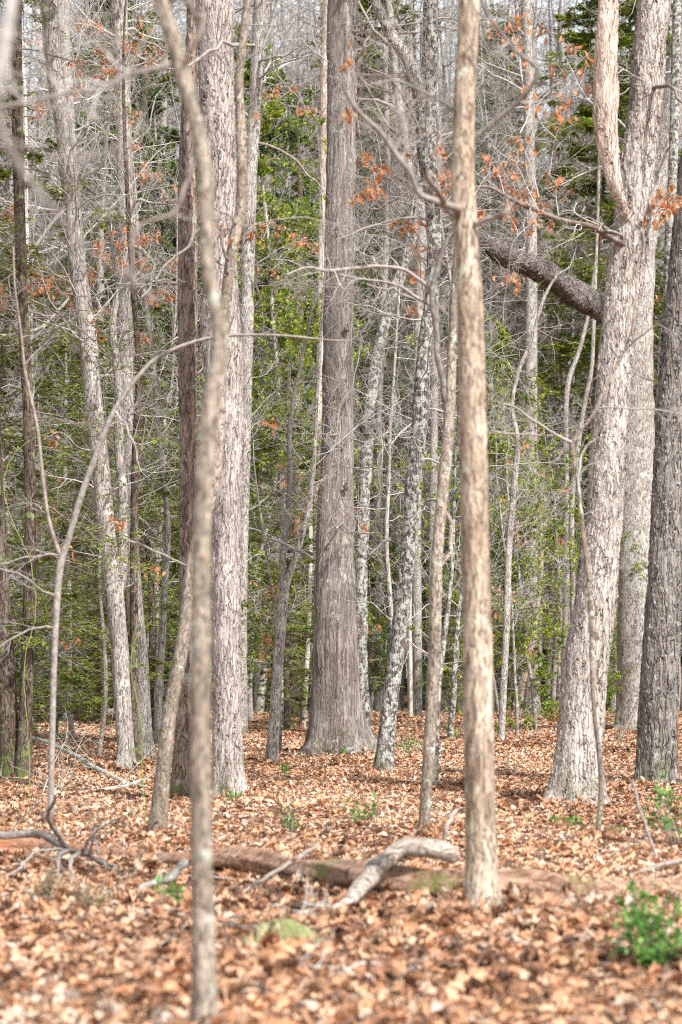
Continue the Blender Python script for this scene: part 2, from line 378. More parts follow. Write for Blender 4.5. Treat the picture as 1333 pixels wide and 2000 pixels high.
def pixpath(pts, d0, d1=None):
    """pixel rows (x, y, width) -> world rows (x, y, z, r) running from depth d0 to d1"""
    pts = [tuple(p) for p in pts]; n = len(pts); d1 = d0 if d1 is None else d1
    L = np.r_[0, np.cumsum([math.hypot(pts[i + 1][0] - pts[i][0], pts[i + 1][1] - pts[i][1]) for i in range(n - 1)])]; L = L / L[-1]
    out = []
    for (x, y, wd), l in zip(pts, L):
        d = d0 + (d1 - d0) * l; out.append(list(P(x, y, d)) + [max(wd, .6) / 2 * d / F])
    return np.array(out)

class Tree:
    def __init__(s, name, label, cat, pts, mat, yb=None, d=None, hero=False, top=16., seed=0, flare=.0, lobes=5, group=None, lean=0., twig='twig', rough=.10):
        s.rng = np.random.default_rng(seed); s.tw = M[twig]; rng = s.rng
        if d is None: d = base_at(pts[0][0], yb if yb is not None else pts[0][1])
        s.d = d
        w_ = pixpath(pts, d, d + lean)
        b = w_[0].copy(); g = float(gz(b[0], b[1]))
        if b[2] > g + .02:                                          # hidden foot: carry the stem down to the ground
            w_ = np.vstack([[b[0] - (w_[1][0] - b[0]) * .3, b[1], g, b[3] * 1.1], w_])
        b = w_[0].copy(); b[2] = g; s.base = b[:3]
        foot = np.array([b[0], b[1], g - .25, b[3] * 1.08]); w_ = np.vstack([foot, w_])
        tp = w_[-1]; dv = nrm(w_[-1][:3] - w_[-3][:3]); nvis = np.linalg.norm(np.diff(w_[:, :3], axis=0), axis=1).sum()
        ext = []; p = tp[:3].copy(); rem = max(top - (tp[2] - g), .5); k = 6
        s.ztop_vis = tp[2]
        for i in range(k):
            dv = nrm(dv * .8 + np.array([rng.normal(0, .06), rng.normal(0, .06), .35])); p = p + dv * rem / k
            ext.append(list(p) + [tp[3] * (1 - .85 * (i + 1) / k)])
        w_ = np.vstack([w_, ext]); tot = np.linalg.norm(np.diff(w_[:, :3], axis=0), axis=1).sum()
        n = int(tot / (.022 if hero else .09)); n = max(n, 30); s.path = spline(w_, n)
        s.root = root(name, s.base, label, cat, group); BASES.append((s.base[0], s.base[1], float(b[3])))
        a = Acc(); sides = int(np.clip(b[3] * 6.28 / .016, 48, 200)) if hero else (20 if b[3] > .08 else 14)
        z = s.path[:, 2] - g
        s.path[:, 3] *= 1 + (.12 if hero else .35) * np.exp(-np.maximum(z, 0) / (.08 + b[3] * .6)); amt = max(flare, .12) * np.exp(-np.maximum(z, 0) / (.38 if hero else .1))
        # slow side-to-side irregularity of the stem
        pp = s.path[:, :3].copy(); q = np.arange(n) * tot / n; fade = np.clip(z / 1.5, 0, 1)
        pp[:, 1] += fade * s.path[:, 3] * .35 * np.sin(q * .9 + rng.uniform(0, 6)); s.path[:, :3] = pp
        tubes(a, pp[None], s.path[None, :, 3], sides, rough=rough, rng=rng, flare=(amt, lobes, rng.uniform(0, 6)))
        if hero:
            for o in []: pass
        s.trunk = a.build('trunk', mat, s.root, s.base)
        s.mat = mat; s.nodes = []; s.tacc = Acc(); s.lacc = Acc()
    def at_pix(s, py):
        # path point whose height matches the picture row py at this depth
        zt = P(666, py, s.d)[2]; return s.path[int(np.argmin(np.abs(s.path[:, 2] - zt)))]
    def limb(s, pts, dd=0., name='branch', mat=None, tw=0, L=.7, sides=8, join=True, front=0., label=None, n=40, hero=False):
        w_ = pixpath(pts, s.d - front, s.d - front + dd)
        if join:
            t = s.path[int(np.argmin(np.linalg.norm(s.path[:, :3] - w_[0, :3], axis=1)))]
            w_[0, :3] = w_[0, :3] * .3 + t[:3] * .7
        if hero: n = max(n, int(np.linalg.norm(np.diff(w_[:, :3], axis=0), axis=1).sum() / .022)); sides = 64
        sp = spline(w_, n)
        if not hero and n > 12:
            kk = max(4, n // 5); jit = s.rng.normal(0, 1, (kk, 3)); tt = np.linspace(0, kk - 1, n); f = np.minimum(tt.astype(int), kk - 2); fr = (tt - f)[:, None]
            amp = np.clip(sp[:, 3:4] * .9, .004, .02) * np.minimum(1, np.linspace(0, 6, n))[:, None]
            sp[:, :3] += (jit[f] * (1 - fr) + jit[f + 1] * fr) * amp
        a = Acc(); tubes(a, sp[None, :, :3], sp[None, :, 3], sides, rough=.16, rng=s.rng)
        o = a.build(name, mat or M['limb'], s.root, s.base)
        if label: o['label'] = label
        if tw:
            st, dr, ll, rr = spawn(sp[None, :, :3], sp[None, :, 3], np.array([L / .45]), tw, s.rng, t0=.1, ratio=(.25, .65), rr=.5)
            twigs(s.tacc, st, dr, ll, np.minimum(rr, .008), (5, 3), s.rng, up=.03)
        return sp
    def rand(s, n, z0, z1, L=(.8, 2.2), r=(.008, .02), lev=(7, 4), up=.05, elev=(-.1, .7), wob=.24, flat=None):
        rng = s.rng; z = s.path[:, 2] - s.base[2]
        c = np.where((z > z0) & (z < z1))[0]
        if len(c) == 0: return
        i = rng.choice(c, n); az = rng.uniform(0, 6.283, n); el = rng.uniform(elev[0], elev[1], n)
        dr = np.stack([np.cos(az) * np.cos(el), np.sin(az) * np.cos(el), np.sin(el)], 1)
        st = s.path[i, :3]; rr = np.minimum(rng.uniform(r[0], r[1], n), s.path[i, 3] * .7)
        ll = rng.uniform(L[0], L[1], n)
        return twigs(s.tacc, st, dr, ll, rr, lev, rng, wob=wob, up=up, flat=flat)
    def clusters(s, pix, dd=.8, size=(.06, .11), n=(6, 11), reach=0):
        """brown leaves still hanging on thin twigs grown from this tree to each place"""
        rng = s.rng; nodes = [s.path[::4, :3]]
        tz = s.path
        C = [P(x, y, s.d + rng.uniform(-dd, dd)) for x, y in pix]
        def dist(c): return np.min(np.linalg.norm(tz[:, :3] - c, axis=1))
        for c in sorted(C, key=dist):
            N_ = np.vstack(nodes); dc = dist(c)
            v = np.linalg.norm(N_ - (c - np.array([0, 0, dc * .28])), axis=1); a0 = N_[int(np.argmin(v))]
            dlt = c - a0; Ls = np.linalg.norm(dlt) + 1e-6
            m1 = a0 + dlt * .35 + rng.normal(0, .08, 3) * Ls + np.array([0, 0, .06 * Ls]); m2 = a0 + dlt * .7 + rng.normal(0, .07, 3) * Ls + np.array([0, 0, .05 * Ls])
            sp = spline(np.array([a0, m1, m2, c]), 14)
            r0 = np.clip(.0035 + .006 * Ls, .004, .014); rad = np.linspace(r0, .0022, 14)
            tubes(s.tacc, sp[None], rad[None], 5)
            st, dr, ll, rr = spawn(sp[None], rad[None], np.array([min(max(Ls, .3), .9)]), 5, rng, rr=.5)
            twigs(s.tacc, st, dr, ll, rr, (3,), rng, K=(6, 4), sides=(4, 3))
            nodes.append(sp[3:])
            k = int(rng.integers(n[0], n[1] + 1))
            pos = c + rng.normal(0, .055, (k, 3)) + (sp[-1] - sp[-3]) * rng.uniform(-1.5, .5, (k, 1))
            ax = rng.normal(0, .45, (k, 3)) + np.array([0, 0, -1.0])
            leaves(s.lacc, pos, ax, rng.normal(0, 1, (k, 3)), rng.uniform(size[0], size[1], k), 'oak', rng, curl=.5, cup=.8)
    def done(s):
        if s.tacc.n: s.tacc.build('crown', s.tw, s.root, s.base)
        if s.lacc.n: s.lacc.build('dead_leaves', M['deadleaf'], s.root, s.base)
        return s

# ------------------------------------------------------------------ the ground
def make_ground():
    ys = np.r_[np.linspace(-40, 6, 24), np.linspace(6.4, 80, 260), np.linspace(81, 260, 90), np.array([300, 400, 600, 1000])]
    xs = np.r_[-700, -300, -150, -90, np.linspace(-60, -14, 30), np.linspace(-13.6, 13.6, 110), np.linspace(14, 60, 30), 90, 150, 300, 700]
    X, Y = np.meshgrid(xs, ys); v = np.stack([X, Y, gz(X, Y)], -1).reshape(-1, 3)
    nx = len(xs); i = np.arange(len(ys) - 1)[:, None] * nx; j = np.arange(nx - 1)[None]
    a = Acc(); a.add(v, np.stack([i + j, i + j + 1, i + nx + j + 1, i + nx + j], -1).reshape(-1, 4))
    tag(a.build('ground', M['ground']), 'forest floor of brown earth under fallen leaves', 'ground', kind='structure')
make_ground()

def make_litter():
    rng = np.random.default_rng(5); a = Acc()
    def field(y0, y1, dens, marg, kind, smin, smax):
        A_ = 0; n = int((y1 - y0) * (2 * (.142 * (y0 + y1) / 2 + marg)) * dens)
        # sample y with a density growing with the width of the view
        wy = lambda y: .142 * y + marg
        y = rng.uniform(y0, y1, int(n * 1.4)); keep = rng.uniform(0, 1, len(y)) < wy(y) / wy(y1); y = y[keep]
        x = rng.uniform(-1, 1, len(y)) * wy(y)
        cl = np.sin(x * 1.3 + 2 * np.sin(y * .9)) * np.sin(y * 1.1 + x * .4); N = len(x)
        z = gz(x, y) + rng.uniform(.0, .045, N) + .025 * cl + .02 * np.sin(x * 3.1 + 1.7 * np.sin(y * 2.3))
        yaw = rng.uniform(0, 6.283, N); tilt = np.abs(rng.normal(0, .30, N)); ta = rng.uniform(0, 6.283, N)
        nm = np.stack([np.sin(tilt) * np.cos(ta), np.sin(tilt) * np.sin(ta), np.cos(tilt)], 1)
        ax = np.stack([np.cos(yaw), np.sin(yaw), rng.normal(0, .12, N)], 1)
        rr = np.clip(rng.beta(1.5, 1.4, N) + .13 * cl + .08 * np.sin(x * .7 + y * .33), 0, 1)
        leaves(a, np.stack([x, y, z], 1), ax, nm, rng.uniform(smin, smax, N), kind, rng, curl=.4, cup=.65, rnd=rr)
    field(6.5, 20, 400, 1.6, 'oak', .06, .14)
    field(20, 38, 330, 2.0, 'oak', .055, .12)
    field(38, 60, 210, 2.5, 'oak_lo', .07, .13)
    field(60, 95, 70, 3, 'oak_lo', .09, .16)
    for bx, by, br in BASES:                                         # leaves banked against the feet of the trees and round the wood on the floor
        n = int(160 + 500 * br); n = n if by < 45 else n // 2
        th = rng.uniform(0, 6.283, n); q = br * .9 + np.abs(rng.normal(0, .10 + br * .3, n)); x = bx + q * np.cos(th); y = by + q * np.sin(th)
        z = gz(x, y) + rng.uniform(.02, .13, n) * np.exp(-np.maximum(q - br, 0) / .12)
        nm = np.stack([np.cos(th) * .5, np.sin(th) * .5, np.full(n, .8)], 1) + rng.normal(0, .35, (n, 3)); ax = rng.normal(0, 1, (n, 3)) * [1, 1, .3]
        leaves(a, np.stack([x, y, z], 1), ax, nm, rng.uniform(.06, .13, n), 'oak', rng, curl=.4, cup=.7, rnd=np.clip(rng.beta(1.3, 1.8, n), 0, 1))
    tag(a.build('leaf_litter', M['litter']), 'thick carpet of fallen tan and orange oak leaves over the forest floor', 'leaf litter', kind='stuff')

BASES = []
# ------------------------------------------------------------------ the trees one can tell apart (rows: x, y, width in the photograph; depth from where the foot meets the ground)
def T(*a, **k): return Tree(*a, **k)
ALL = {}

# big shaggy oak on the right, with its stripped limb and grey side branch
t = T('oak_tree', 'massive pale shaggy oak with flared base and a stripped pinkish limb, at right', 'oak tree',
      [(1129, 1572, 112), (1129, 1545, 100), (1130, 1500, 90), (1136, 1420, 88), (1143, 1300, 88), (1160, 1200, 83), (1170, 1100, 75), (1180, 1000, 72), (1187, 900, 70),
       (1195, 800, 67), (1203, 700, 65), (1214, 600, 68), (1228, 500, 72), (1240, 400, 68), (1249, 300, 68), (1261, 200, 64), (1268, 100, 65), (1277, 0, 66)],
      M['plate'], hero=True, top=21, seed=1, flare=.22, lobes=6, lean=.4, rough=.07)
t.limb([(1218, 430, 14), (1206, 375, 24), (1196, 330, 32), (1189, 290, 40), (1184, 240, 46), (1183, 180, 50), (1185, 100, 44), (1188, 0, 40), (1190, -120, 36), (1190, -260, 30)], -.25, 'limb', M['peeled'], hero=True, label='bark-stripped pinkish limb')
t.limb([(1202, 470, 14), (1190, 458, 12), (1150, 440, 11), (1080, 420, 10), (1020, 395, 9), (985, 380, 7), (960, 367, 6), (930, 366, 4)], -.6, tw=10, L=.8, mat=M['twigb'])
t.limb([(1196, 455, 7), (1182, 446, 6), (1176, 438, 5), (1170, 452, 3)], -.3)
t.limb([(1290, 165, 8), (1310, 170, 7), (1325, 190, 6), (1345, 215, 4)], -.4, mat=M['twigd'], tw=3, L=.5)
t.rand(26, 10.8, 19, (2, 5), (.03, .06), (9, 6), up=.08)
t.clusters([(1028, 32), (996, 47), (969, 62), (1058, 55), (1016, 95), (1108, 80), (1073, 135), (1141, 125), (1021, 160), (1136, 170), (1043, 197), (1103, 190), (1101, 225), (1016, 260),
            (958, 310), (1003, 310), (1001, 330), (981, 350), (1011, 370), (1033, 372), (1053, 385), (1083, 382), (1073, 342), (1001, 400), (996, 412), (1031, 435), (1061, 440), (1158, 430), (993, 540), (1011, 540)], .7)
t.clusters([(1286, 395), (1296, 385), (1305, 392), (1318, 385), (1325, 398), (1290, 405), (1310, 405), (1283, 430), (1322, 390), (1300, 378)], .25, n=(5, 9))
ALL['oakR'] = t.done()

# shaggy trunk left of the centre
t = T('oak_tree', 'pinkish grey oak with long shaggy plates, behind the blurred near sapling left of centre', 'oak tree',
      [(450, 1566, 74), (447, 1535, 64), (445, 1500, 58), (444, 1400, 54), (443, 1300, 54), (442, 1200, 55), (443, 1100, 55), (445, 1000, 55), (446, 900, 58), (442, 800, 68), (437, 720, 78),
       (430, 620, 76), (428, 500, 66), (430, 400, 62), (427, 300, 66), (425, 200, 66), (422, 100, 72), (421, 0, 74)], M['plate2'], hero=True, top=21, seed=2, flare=.25, lobes=6, rough=.07)
t.limb([(400, 380, 9), (375, 470, 7), (340, 505, 6), (300, 545, 5)], -.5, tw=4, L=.5)
t.rand(26, 10.8, 19, (2, 5), (.03, .06), (9, 6), up=.08)
ALL['oakL'] = t.done()

# central cedar
t = T('cedar_tree', 'broad straight grey-brown trunk with stringy vertical bark and a spreading foot, in the centre', 'cedar tree',
      [(661, 1470, 118), (660, 1440, 108), (657, 1400, 100), (656, 1350, 95), (656, 1300, 90), (655, 1200, 84), (655, 1100, 76), (656, 1000, 70), (658, 900, 65), (660, 800, 62), (661, 700, 60),
       (663, 550, 59), (665, 400, 58), (668, 200, 57), (671, 0, 60)], M['cedar'], hero=True, top=24, seed=3, flare=.38, lobes=5, rough=.05)
t.limb([(692, 150, 9), (700, 120, 8), (712, 90, 7), (721, 70, 4)], -.2, 'branch_stub', M['twigb'])
t.limb([(690, 70, 8), (705, 55, 7), (722, 38, 3)], -.2, 'branch_stub', M['twigb'])
t.limb([(655, 862, 5), (658, 830, 4), (668, 790, 4), (690, 750, 3), (703, 680, 3)], -.6, mat=M['twigl'], tw=3, L=.5, join=False, front=.3)
t.limb([(688, 1225, 26), (694, 1210, 18), (699, 1200, 8)], .0, 'burl', M['cedar'], n=12)
t.limb([(682, 1290, 20), (693, 1360, 26), (703, 1415, 28), (712, 1450, 24), (724, 1478, 18)], -.12, 'root', M['cedar'], n=24, hero=True, join=False)
t.limb([(632, 1320, 20), (620, 1400, 28), (613, 1440, 30), (603, 1478, 28)], -.1, 'root', M['cedar'], n=24, hero=True, join=False)
for (x, y) in ((652, 850), (676, 950), (640, 1070), (672, 1140), (648, 690), (678, 640), (655, 1210)):
    t.limb([(x, y + 7, 9), (x, y, 11), (x + 1, y - 6, 4)], -.09, 'knot', M['cedar'], n=8, join=False, front=.02 + .5 * 66 * t.d / F * math.sqrt(max(0, 1 - ((x - 659) / 34) ** 2)))
t.rand(14, 3.5, 13, (.6, 1.8), (.008, .016), (5, 3))
t.rand(30, 13, 22, (1.5, 3.5), (.02, .05), (9, 6), up=.02)
ALL['cedar'] = t.done()

# dark furrowed oak at the right edge
t = T('oak_tree', 'dark trunk with deep vertical furrows and pale lichen flecks, at the right edge', 'oak tree',
      [(1286, 1536, 84), (1285, 1500, 78), (1285, 1400, 73), (1289, 1300, 70), (1293, 1200, 68), (1299, 1100, 64), (1304, 1000, 63), (1309, 900, 62), (1315, 800, 61), (1321, 700, 60), (1329, 600, 58), (1338, 500, 56), (1350, 380, 54), (1362, 240, 52)],
      M['furrow'], hero=True, top=20, seed=4, flare=.22, lobes=6, rough=.06)
t.rand(16, 11.5, 18, (2, 4), (.02, .05), (8, 5)); ALL['oakE'] = t.done()

# pale grey tree behind the big oak, with a broken top that leans to the left
t = T('oak_tree', 'wide grey trunk behind the massive shaggy oak, its broken dark limb leaning left', 'oak tree',
      [(1236, 1425, 62), (1236, 1380, 62), (1240, 1250, 72), (1244, 1100, 76), (1243, 1000, 78), (1240, 850, 80), (1238, 700, 76), (1246, 560, 62), (1262, 430, 54), (1290, 320, 58), (1310, 220, 56), (1330, 120, 50), (1350, 0, 44)],
      M['grey'], hero=True, top=20, seed=5, flare=.2, rough=.06)
t.limb([(1216, 632, 46), (1175, 602, 48), (1120, 572, 50), (1060, 530, 44), (1000, 505, 44), (950, 478, 40), (915, 462, 30), (885, 455, 12)], -6, 'broken_limb', M['deadgrey'], hero=True, label='dark stringy broken limb leaning left', tw=26, L=.9)
t.rand(16, 11.5, 18, (2, 4), (.02, .05), (8, 5)); ALL['greyR'] = t.done()

# rusty barked pine
t = T('pine_tree', 'dark brown flaky trunk with rusty orange patches, left of the shaggy pinkish oak', 'pine tree',
      [(362, 1566, 56), (361, 1520, 46), (360, 1450, 38), (360, 1400, 36), (362, 1300, 30), (364, 1200, 29), (365, 1100, 29), (366, 1000, 30), (367, 900, 32), (368, 800, 34), (368, 650, 36), (368, 500, 35), (367, 400, 33), (366, 300, 31), (369, 200, 26), (374, 100, 22), (378, 0, 20)],
      M['rust'], hero=True, top=19, seed=6, flare=.3, lobes=5, rough=.10)
t.rand(10, 4, 9, (.5, 1.6), (.006, .014), (5, 3)); t.rand(16, 9, 18, (1.5, 3), (.02, .05), (8, 5)); ALL['rust'] = t.done()

# blurred sapling nearest the camera
t = T('sapling', 'nearest thin crooked sapling, out of focus, brownish with mint lichen spots, left of centre', 'sapling',
      [(400, 2040, 46), (399, 1950, 45), (397, 1800, 42), (394, 1650, 41), (393, 1500, 41), (393, 1350, 40), (394, 1200, 39), (395, 1080, 38), (397, 1000, 36), (403, 900, 36), (409, 810, 37), (412, 780, 34), (425, 725, 33),
       (430, 670, 30), (424, 610, 30), (413, 560, 27), (404, 500, 32), (404, 470, 28), (402, 400, 29), (398, 320, 30), (387, 250, 30), (370, 195, 30), (362, 165, 35), (346, 105, 31), (340, 80, 33), (325, 38, 29), (308, -20, 28), (290, -100, 26)],
      M['sapg'], top=8, seed=7, rough=.12, twig='twig')
t.limb([(352, 125, 12), (320, 128, 11), (270, 142, 11), (205, 172, 10), (130, 188, 9), (60, 200, 8), (-20, 212, 7)], -.25, tw=6, L=.4)
t.limb([(330, 5, 14), (355, 5, 14), (385, 18, 13), (391, 40, 12), (386, 65, 11), (376, 85, 9), (366, 95, 8)], -.1, mat=M['twigb'])
t.limb([(383, 285, 9), (375, 330, 8), (362, 375, 8), (350, 400, 7), (330, 418, 7), (300, 428, 6), (272, 440, 6), (262, 462, 5), (258, 510, 4), (256, 570, 3)], -.2, mat=M['twigb'], tw=2, L=.3)
t.limb([(300, 60, 5), (275, 90, 5), (270, 120, 4), (300, 170, 3)], -.2, join=False, mat=M['twigb'])
t.rand(8, 4.5, 7.5, (.5, 1.2), (.006, .012), (5, 3)); ALL['near'] = t.done()

# tan sapling right of centre
t = T('young_tree', 'sunlit tan young tree with a straight smooth stem, softly out of focus, right of centre', 'young tree',
      [(946, 1787, 68), (944, 1760, 63), (942, 1700, 61), (940, 1600, 60), (938, 1500, 60), (936, 1400, 60), (935, 1300, 59), (932, 1200, 57), (928, 1100, 57), (926, 1000, 56), (924, 900, 56), (922, 800, 54), (920, 700, 53),
       (917, 600, 51), (912, 500, 49), (906, 420, 49), (903, 350, 46), (905, 250, 43), (908, 150, 42), (913, 80, 41), (917, 0, 42), (920, -80, 40)], M['sap'], top=14, seed=8, flare=.1, rough=.08, hero=False)
t.limb([(890, 436, 20), (870, 405, 14), (852, 390, 13), (820, 370, 12), (790, 322, 11), (765, 285, 11), (740, 255, 10), (712, 228, 9), (690, 195, 8), (672, 160, 6)], -.5, label='bare tan branch reaching up to the left', tw=4, L=.4)
t.limb([(888, 425, 18), (866, 390, 14), (848, 360, 11), (834, 332, 9)], -1.1, mat=M['twigb'])
t.limb([(928, 282, 13), (955, 250, 10), (1000, 212, 9), (1030, 180, 9), (1052, 140, 8), (1040, 128, 7), (1005, 100, 7), (975, 60, 6), (945, 10, 6), (935, -60, 5)], -.3, tw=3, L=.3)
t.limb([(925, 462, 12), (945, 435, 10), (970, 420, 8), (998, 418, 6)], -.3, tw=2, L=.3)
t.limb([(888, 222, 7), (850, 195, 6), (800, 170, 5), (745, 150, 4), (690, 146, 3)], .6, tw=5, L=.5)
t.rand(10, 6, 13, (1, 2), (.01, .02), (6, 4)); ALL['tan'] = t.done()

# forked slender tree left of the tan one
t = T('young_tree', 'slender forked tree with a wavy brown-grey stem just left of the sunlit tan young tree', 'young tree',
      [(828, 1646, 23), (831, 1580, 23), (838, 1480, 25), (843, 1400, 24), (848, 1300, 24), (851, 1200, 23), (853, 1100, 22), (861, 1000, 22), (871, 900, 22), (877, 820, 21), (881, 740, 19), (884, 650, 16), (888, 560, 14), (896, 450, 13), (900, 300, 12), (905, 100, 11), (908, -60, 10)],
      M['sapg'], top=9, seed=9, rough=.12)
t.limb([(877, 800, 14), (862, 760, 12), (851, 700, 11), (858, 640, 11), (850, 580, 11), (846, 560, 11), (856, 515, 10), (872, 470, 8), (886, 440, 6)], -.2, 'stem')
t.limb([(846, 568, 9), (820, 545, 8), (790, 527, 8), (740, 521, 7), (690, 524, 7), (640, 528, 6), (600, 522, 4), (560, 535, 3)], -.5, tw=8, L=.6, join=False)
t.limb([(848, 600, 8), (810, 575, 7), (770, 556, 6), (700, 544, 5), (640, 530, 4), (590, 528, 3)], -.4, tw=6, L=.6, join=False)
t.limb([(862, 1110, 9), (876, 1090, 9), (882, 1040, 8), (872, 1000, 7), (866, 980, 6)], .4, mat=M['sapg'])
t.rand(6, 4.4, 8, (.6, 1.3), (.006, .012), (5, 3)); ALL['fork'] = t.done()

# curved sapling that passes behind the near one
t = T('sapling', 'brown sapling curving up to the right behind the near crooked sapling', 'sapling',
      [(306, 1642, 36), (311, 1590, 34), (316, 1540, 32), (323, 1470, 31), (330, 1410, 29), (340, 1350, 28), (352, 1290, 27), (363, 1220, 26), (370, 1150, 25), (380, 1080, 24), (400, 1010, 24), (417, 950, 24), (424, 880, 24), (429, 800, 24), (433, 700, 23),
       (438, 620, 22), (445, 550, 21), (455, 480, 21), (468, 420, 20), (474, 350, 20), (471, 250, 19), (467, 170, 18), (471, 110, 17), (480, 40, 16), (487, -20, 15), (495, -120, 14)],
      M['sapg'], top=9, seed=10, rough=.12)
t.limb([(467, 90, 8), (440, 82, 8), (415, 95, 7), (385, 115, 6), (370, 130, 5)], -.3, tw=2, L=.3)
t.limb([(448, 545, 7), (440, 500, 6), (432, 470, 4), (436, 435, 3)], -.2)
t.rand(6, 4.4, 8, (.6, 1.3), (.006, .012), (5, 3))
t.clusters([(445, 450), (448, 458)], .1, n=(3, 4)); ALL['curve'] = t.done()

# pale leaning young tree at the left
t = T('sapling', 'leaning bluish grey sapling with a fork and one long arched stem, at lower left', 'sapling',
      [(100, 1618, 13), (100, 1560, 12), (101, 1500, 12), (103, 1420, 12), (105, 1330, 12), (108, 1250, 12), (112, 1170, 13), (119, 1100, 14), (135, 1050, 12), (160, 965, 12), (180, 910, 12), (200, 855, 11), (222, 805, 10), (245, 768, 9), (275, 730, 9), (305, 700, 8), (345, 680, 8), (385, 666, 7), (430, 657, 6), (490, 654, 5), (560, 656, 5), (620, 662, 4), (676, 666, 3)],
      M['limb'], top=0, seed=11, rough=.08)
ALL['arch'] = t
t.limb([(119, 1095, 10), (110, 1060, 9), (98, 1010, 8), (88, 940, 8), (76, 850, 7), (62, 780, 7), (50, 720, 6), (42, 650, 5), (30, 560, 4), (26, 480, 3)], .3, 'stem', M['twigb'], tw=6, L=.5)
t.limb([(112, 1165, 6), (80, 1150, 5), (40, 1125, 5), (0, 1110, 4), (-30, 1100, 3)], -.2, tw=4, L=.5)
t.limb([(106, 1230, 6), (90, 1225, 5), (50, 1235, 4), (0, 1262, 3)], -.2, tw=3, L=.4)
t.limb([(118, 1085, 5), (90, 1083, 4), (40, 1092, 4), (0, 1105, 3)], -.1, tw=3, L=.4)
t.limb([(222, 806, 5), (245, 830, 4), (262, 870, 4), (275, 920, 3)], -.1)
t.limb([(250, 1055, 4), (290, 1070, 4), (330, 1088, 4), (368, 1108, 3)], .1, join=False)
t.done()

# leaning pale tree at left
t = T('oak_tree', 'tall pale grey tree leaning left as it rises, in the left third', 'oak tree',
      [(246, 1511, 36), (245, 1460, 32), (241, 1400, 33), (236, 1300, 35), (228, 1200, 37), (216, 1100, 35), (205, 1000, 34), (196, 900, 34), (187, 820, 34), (180, 750, 35), (172, 650, 35), (160, 580, 34), (150, 500, 34), (142, 400, 33), (132, 330, 33), (124, 250, 33), (112, 180, 33), (103, 100, 32), (97, 0, 32)],
      M['pale'], hero=True, top=19, seed=12, flare=.2, rough=.08)
t.limb([(228, 1180, 20), (238, 1120, 20), (241, 1000, 19), (238, 900, 18), (236, 830, 18), (236, 770, 17), (229, 700, 16), (222, 650, 16), (223, 610, 15), (232, 560, 13), (224, 500, 10), (214, 440, 8)], .3, 'stem', M['pale'], label='thinner twin stem on the right')
t.limb([(150, 360, 8), (190, 330, 8), (200, 290, 8), (215, 240, 7), (230, 205, 6), (222, 185, 4)], -.4, tw=4, L=.5)
t.limb([(128, 395, 10), (100, 440, 8), (70, 480, 7), (30, 525, 5), (-10, 560, 4)], -.6, tw=6, L=.6)
t.limb([(188, 380, 8), (160, 350, 7), (172, 310, 6), (200, 262, 5)], .3, tw=4, L=.5, join=False)
t.limb([(140, 560, 7), (120, 600, 6), (80, 640, 6), (30, 652, 5), (-10, 655, 4)], -.4, tw=6, L=.6)
t.rand(52, 3.0, 12, (.9, 2.8), (.008, .018), (8, 4), wob=.2); t.rand(18, 11, 18, (1.5, 3.5), (.015, .035), (8, 5))
t.clusters([(90, 855), (122, 1070), (227, 1005), (227, 1012), (310, 1115), (35, 400), (40, 410), (115, 535), (90, 540), (60, 555), (65, 525), (5, 570), (130, 577), (0, 560), (48, 612), (20, 410), (75, 560), (100, 560), (150, 590), (185, 640)], .6, n=(10, 16))
ALL['lean'] = t.done()

t = T('oak_tree', 'pale straight trunk directly behind the leaning pale tree, hung with many brown leaves', 'oak tree',
      [(281, 1490, 40), (279, 1440, 36), (278, 1400, 35), (274, 1300, 34), (266, 1200, 32), (259, 1100, 31), (254, 1000, 30), (250, 900, 30), (247, 800, 30), (245, 700, 30), (246, 600, 30), (246, 500, 31), (245, 400, 32), (243, 300, 33), (241, 200, 33), (238, 100, 33), (234, 0, 33)],
      M['pale'], hero=True, top=19, seed=13, flare=.2, rough=.08)
t.limb([(232, 520, 8), (262, 480, 8), (285, 500, 8), (300, 520, 7), (292, 560, 6), (275, 580, 5)], -.5, tw=5, L=.5)
t.limb([(258, 560, 7), (300, 556, 7), (340, 552, 6), (378, 557, 5)], -.8, tw=4, L=.5)
t.limb([(250, 470, 6), (265, 400, 6), (300, 395, 5), (340, 402, 4)], -.5, tw=4, L=.5)
t.limb([(248, 70, 7), (232, 30, 6), (240, 0, 5)], -.3)
t.limb([(244, 60, 7), (262, 72, 6), (292, 85, 5), (330, 100, 4)], -.3, tw=3, L=.5)
t.rand(50, 3.0, 12.5, (.9, 3.0), (.008, .018), (8, 4), wob=.2); t.rand(18, 11, 18, (1.5, 3.5), (.015, .035), (8, 5))
t.clusters([(15, 70), (45, 75), (65, 70), (150, 45), (170, 47), (187, 45), (275, 40), (245, 80), (260, 85), (252, 92), (197, 95), (200, 120), (145, 125), (150, 118), (165, 145), (200, 145), (212, 135), (225, 140), (250, 120), (262, 118), (300, 105), (295, 120), (320, 100),
            (82, 205), (70, 217), (122, 195), (145, 170), (270, 215), (260, 280), (285, 325), (287, 355), (280, 345), (315, 335), (340, 375), (197, 485), (200, 495), (195, 475), (215, 455), (235, 475), (225, 505), (250, 450), (247, 440), (280, 465), (290, 460), (270, 472), (280, 515), (315, 455),
            (155, 537), (175, 535), (185, 530), (307, 580), (312, 572), (337, 577), (200, 605), (282, 655), (145, 540), (340, 505), (355, 508), (235, 515), (300, 580)], 1.0, n=(10, 18))
ALL['leafy'] = t.done()

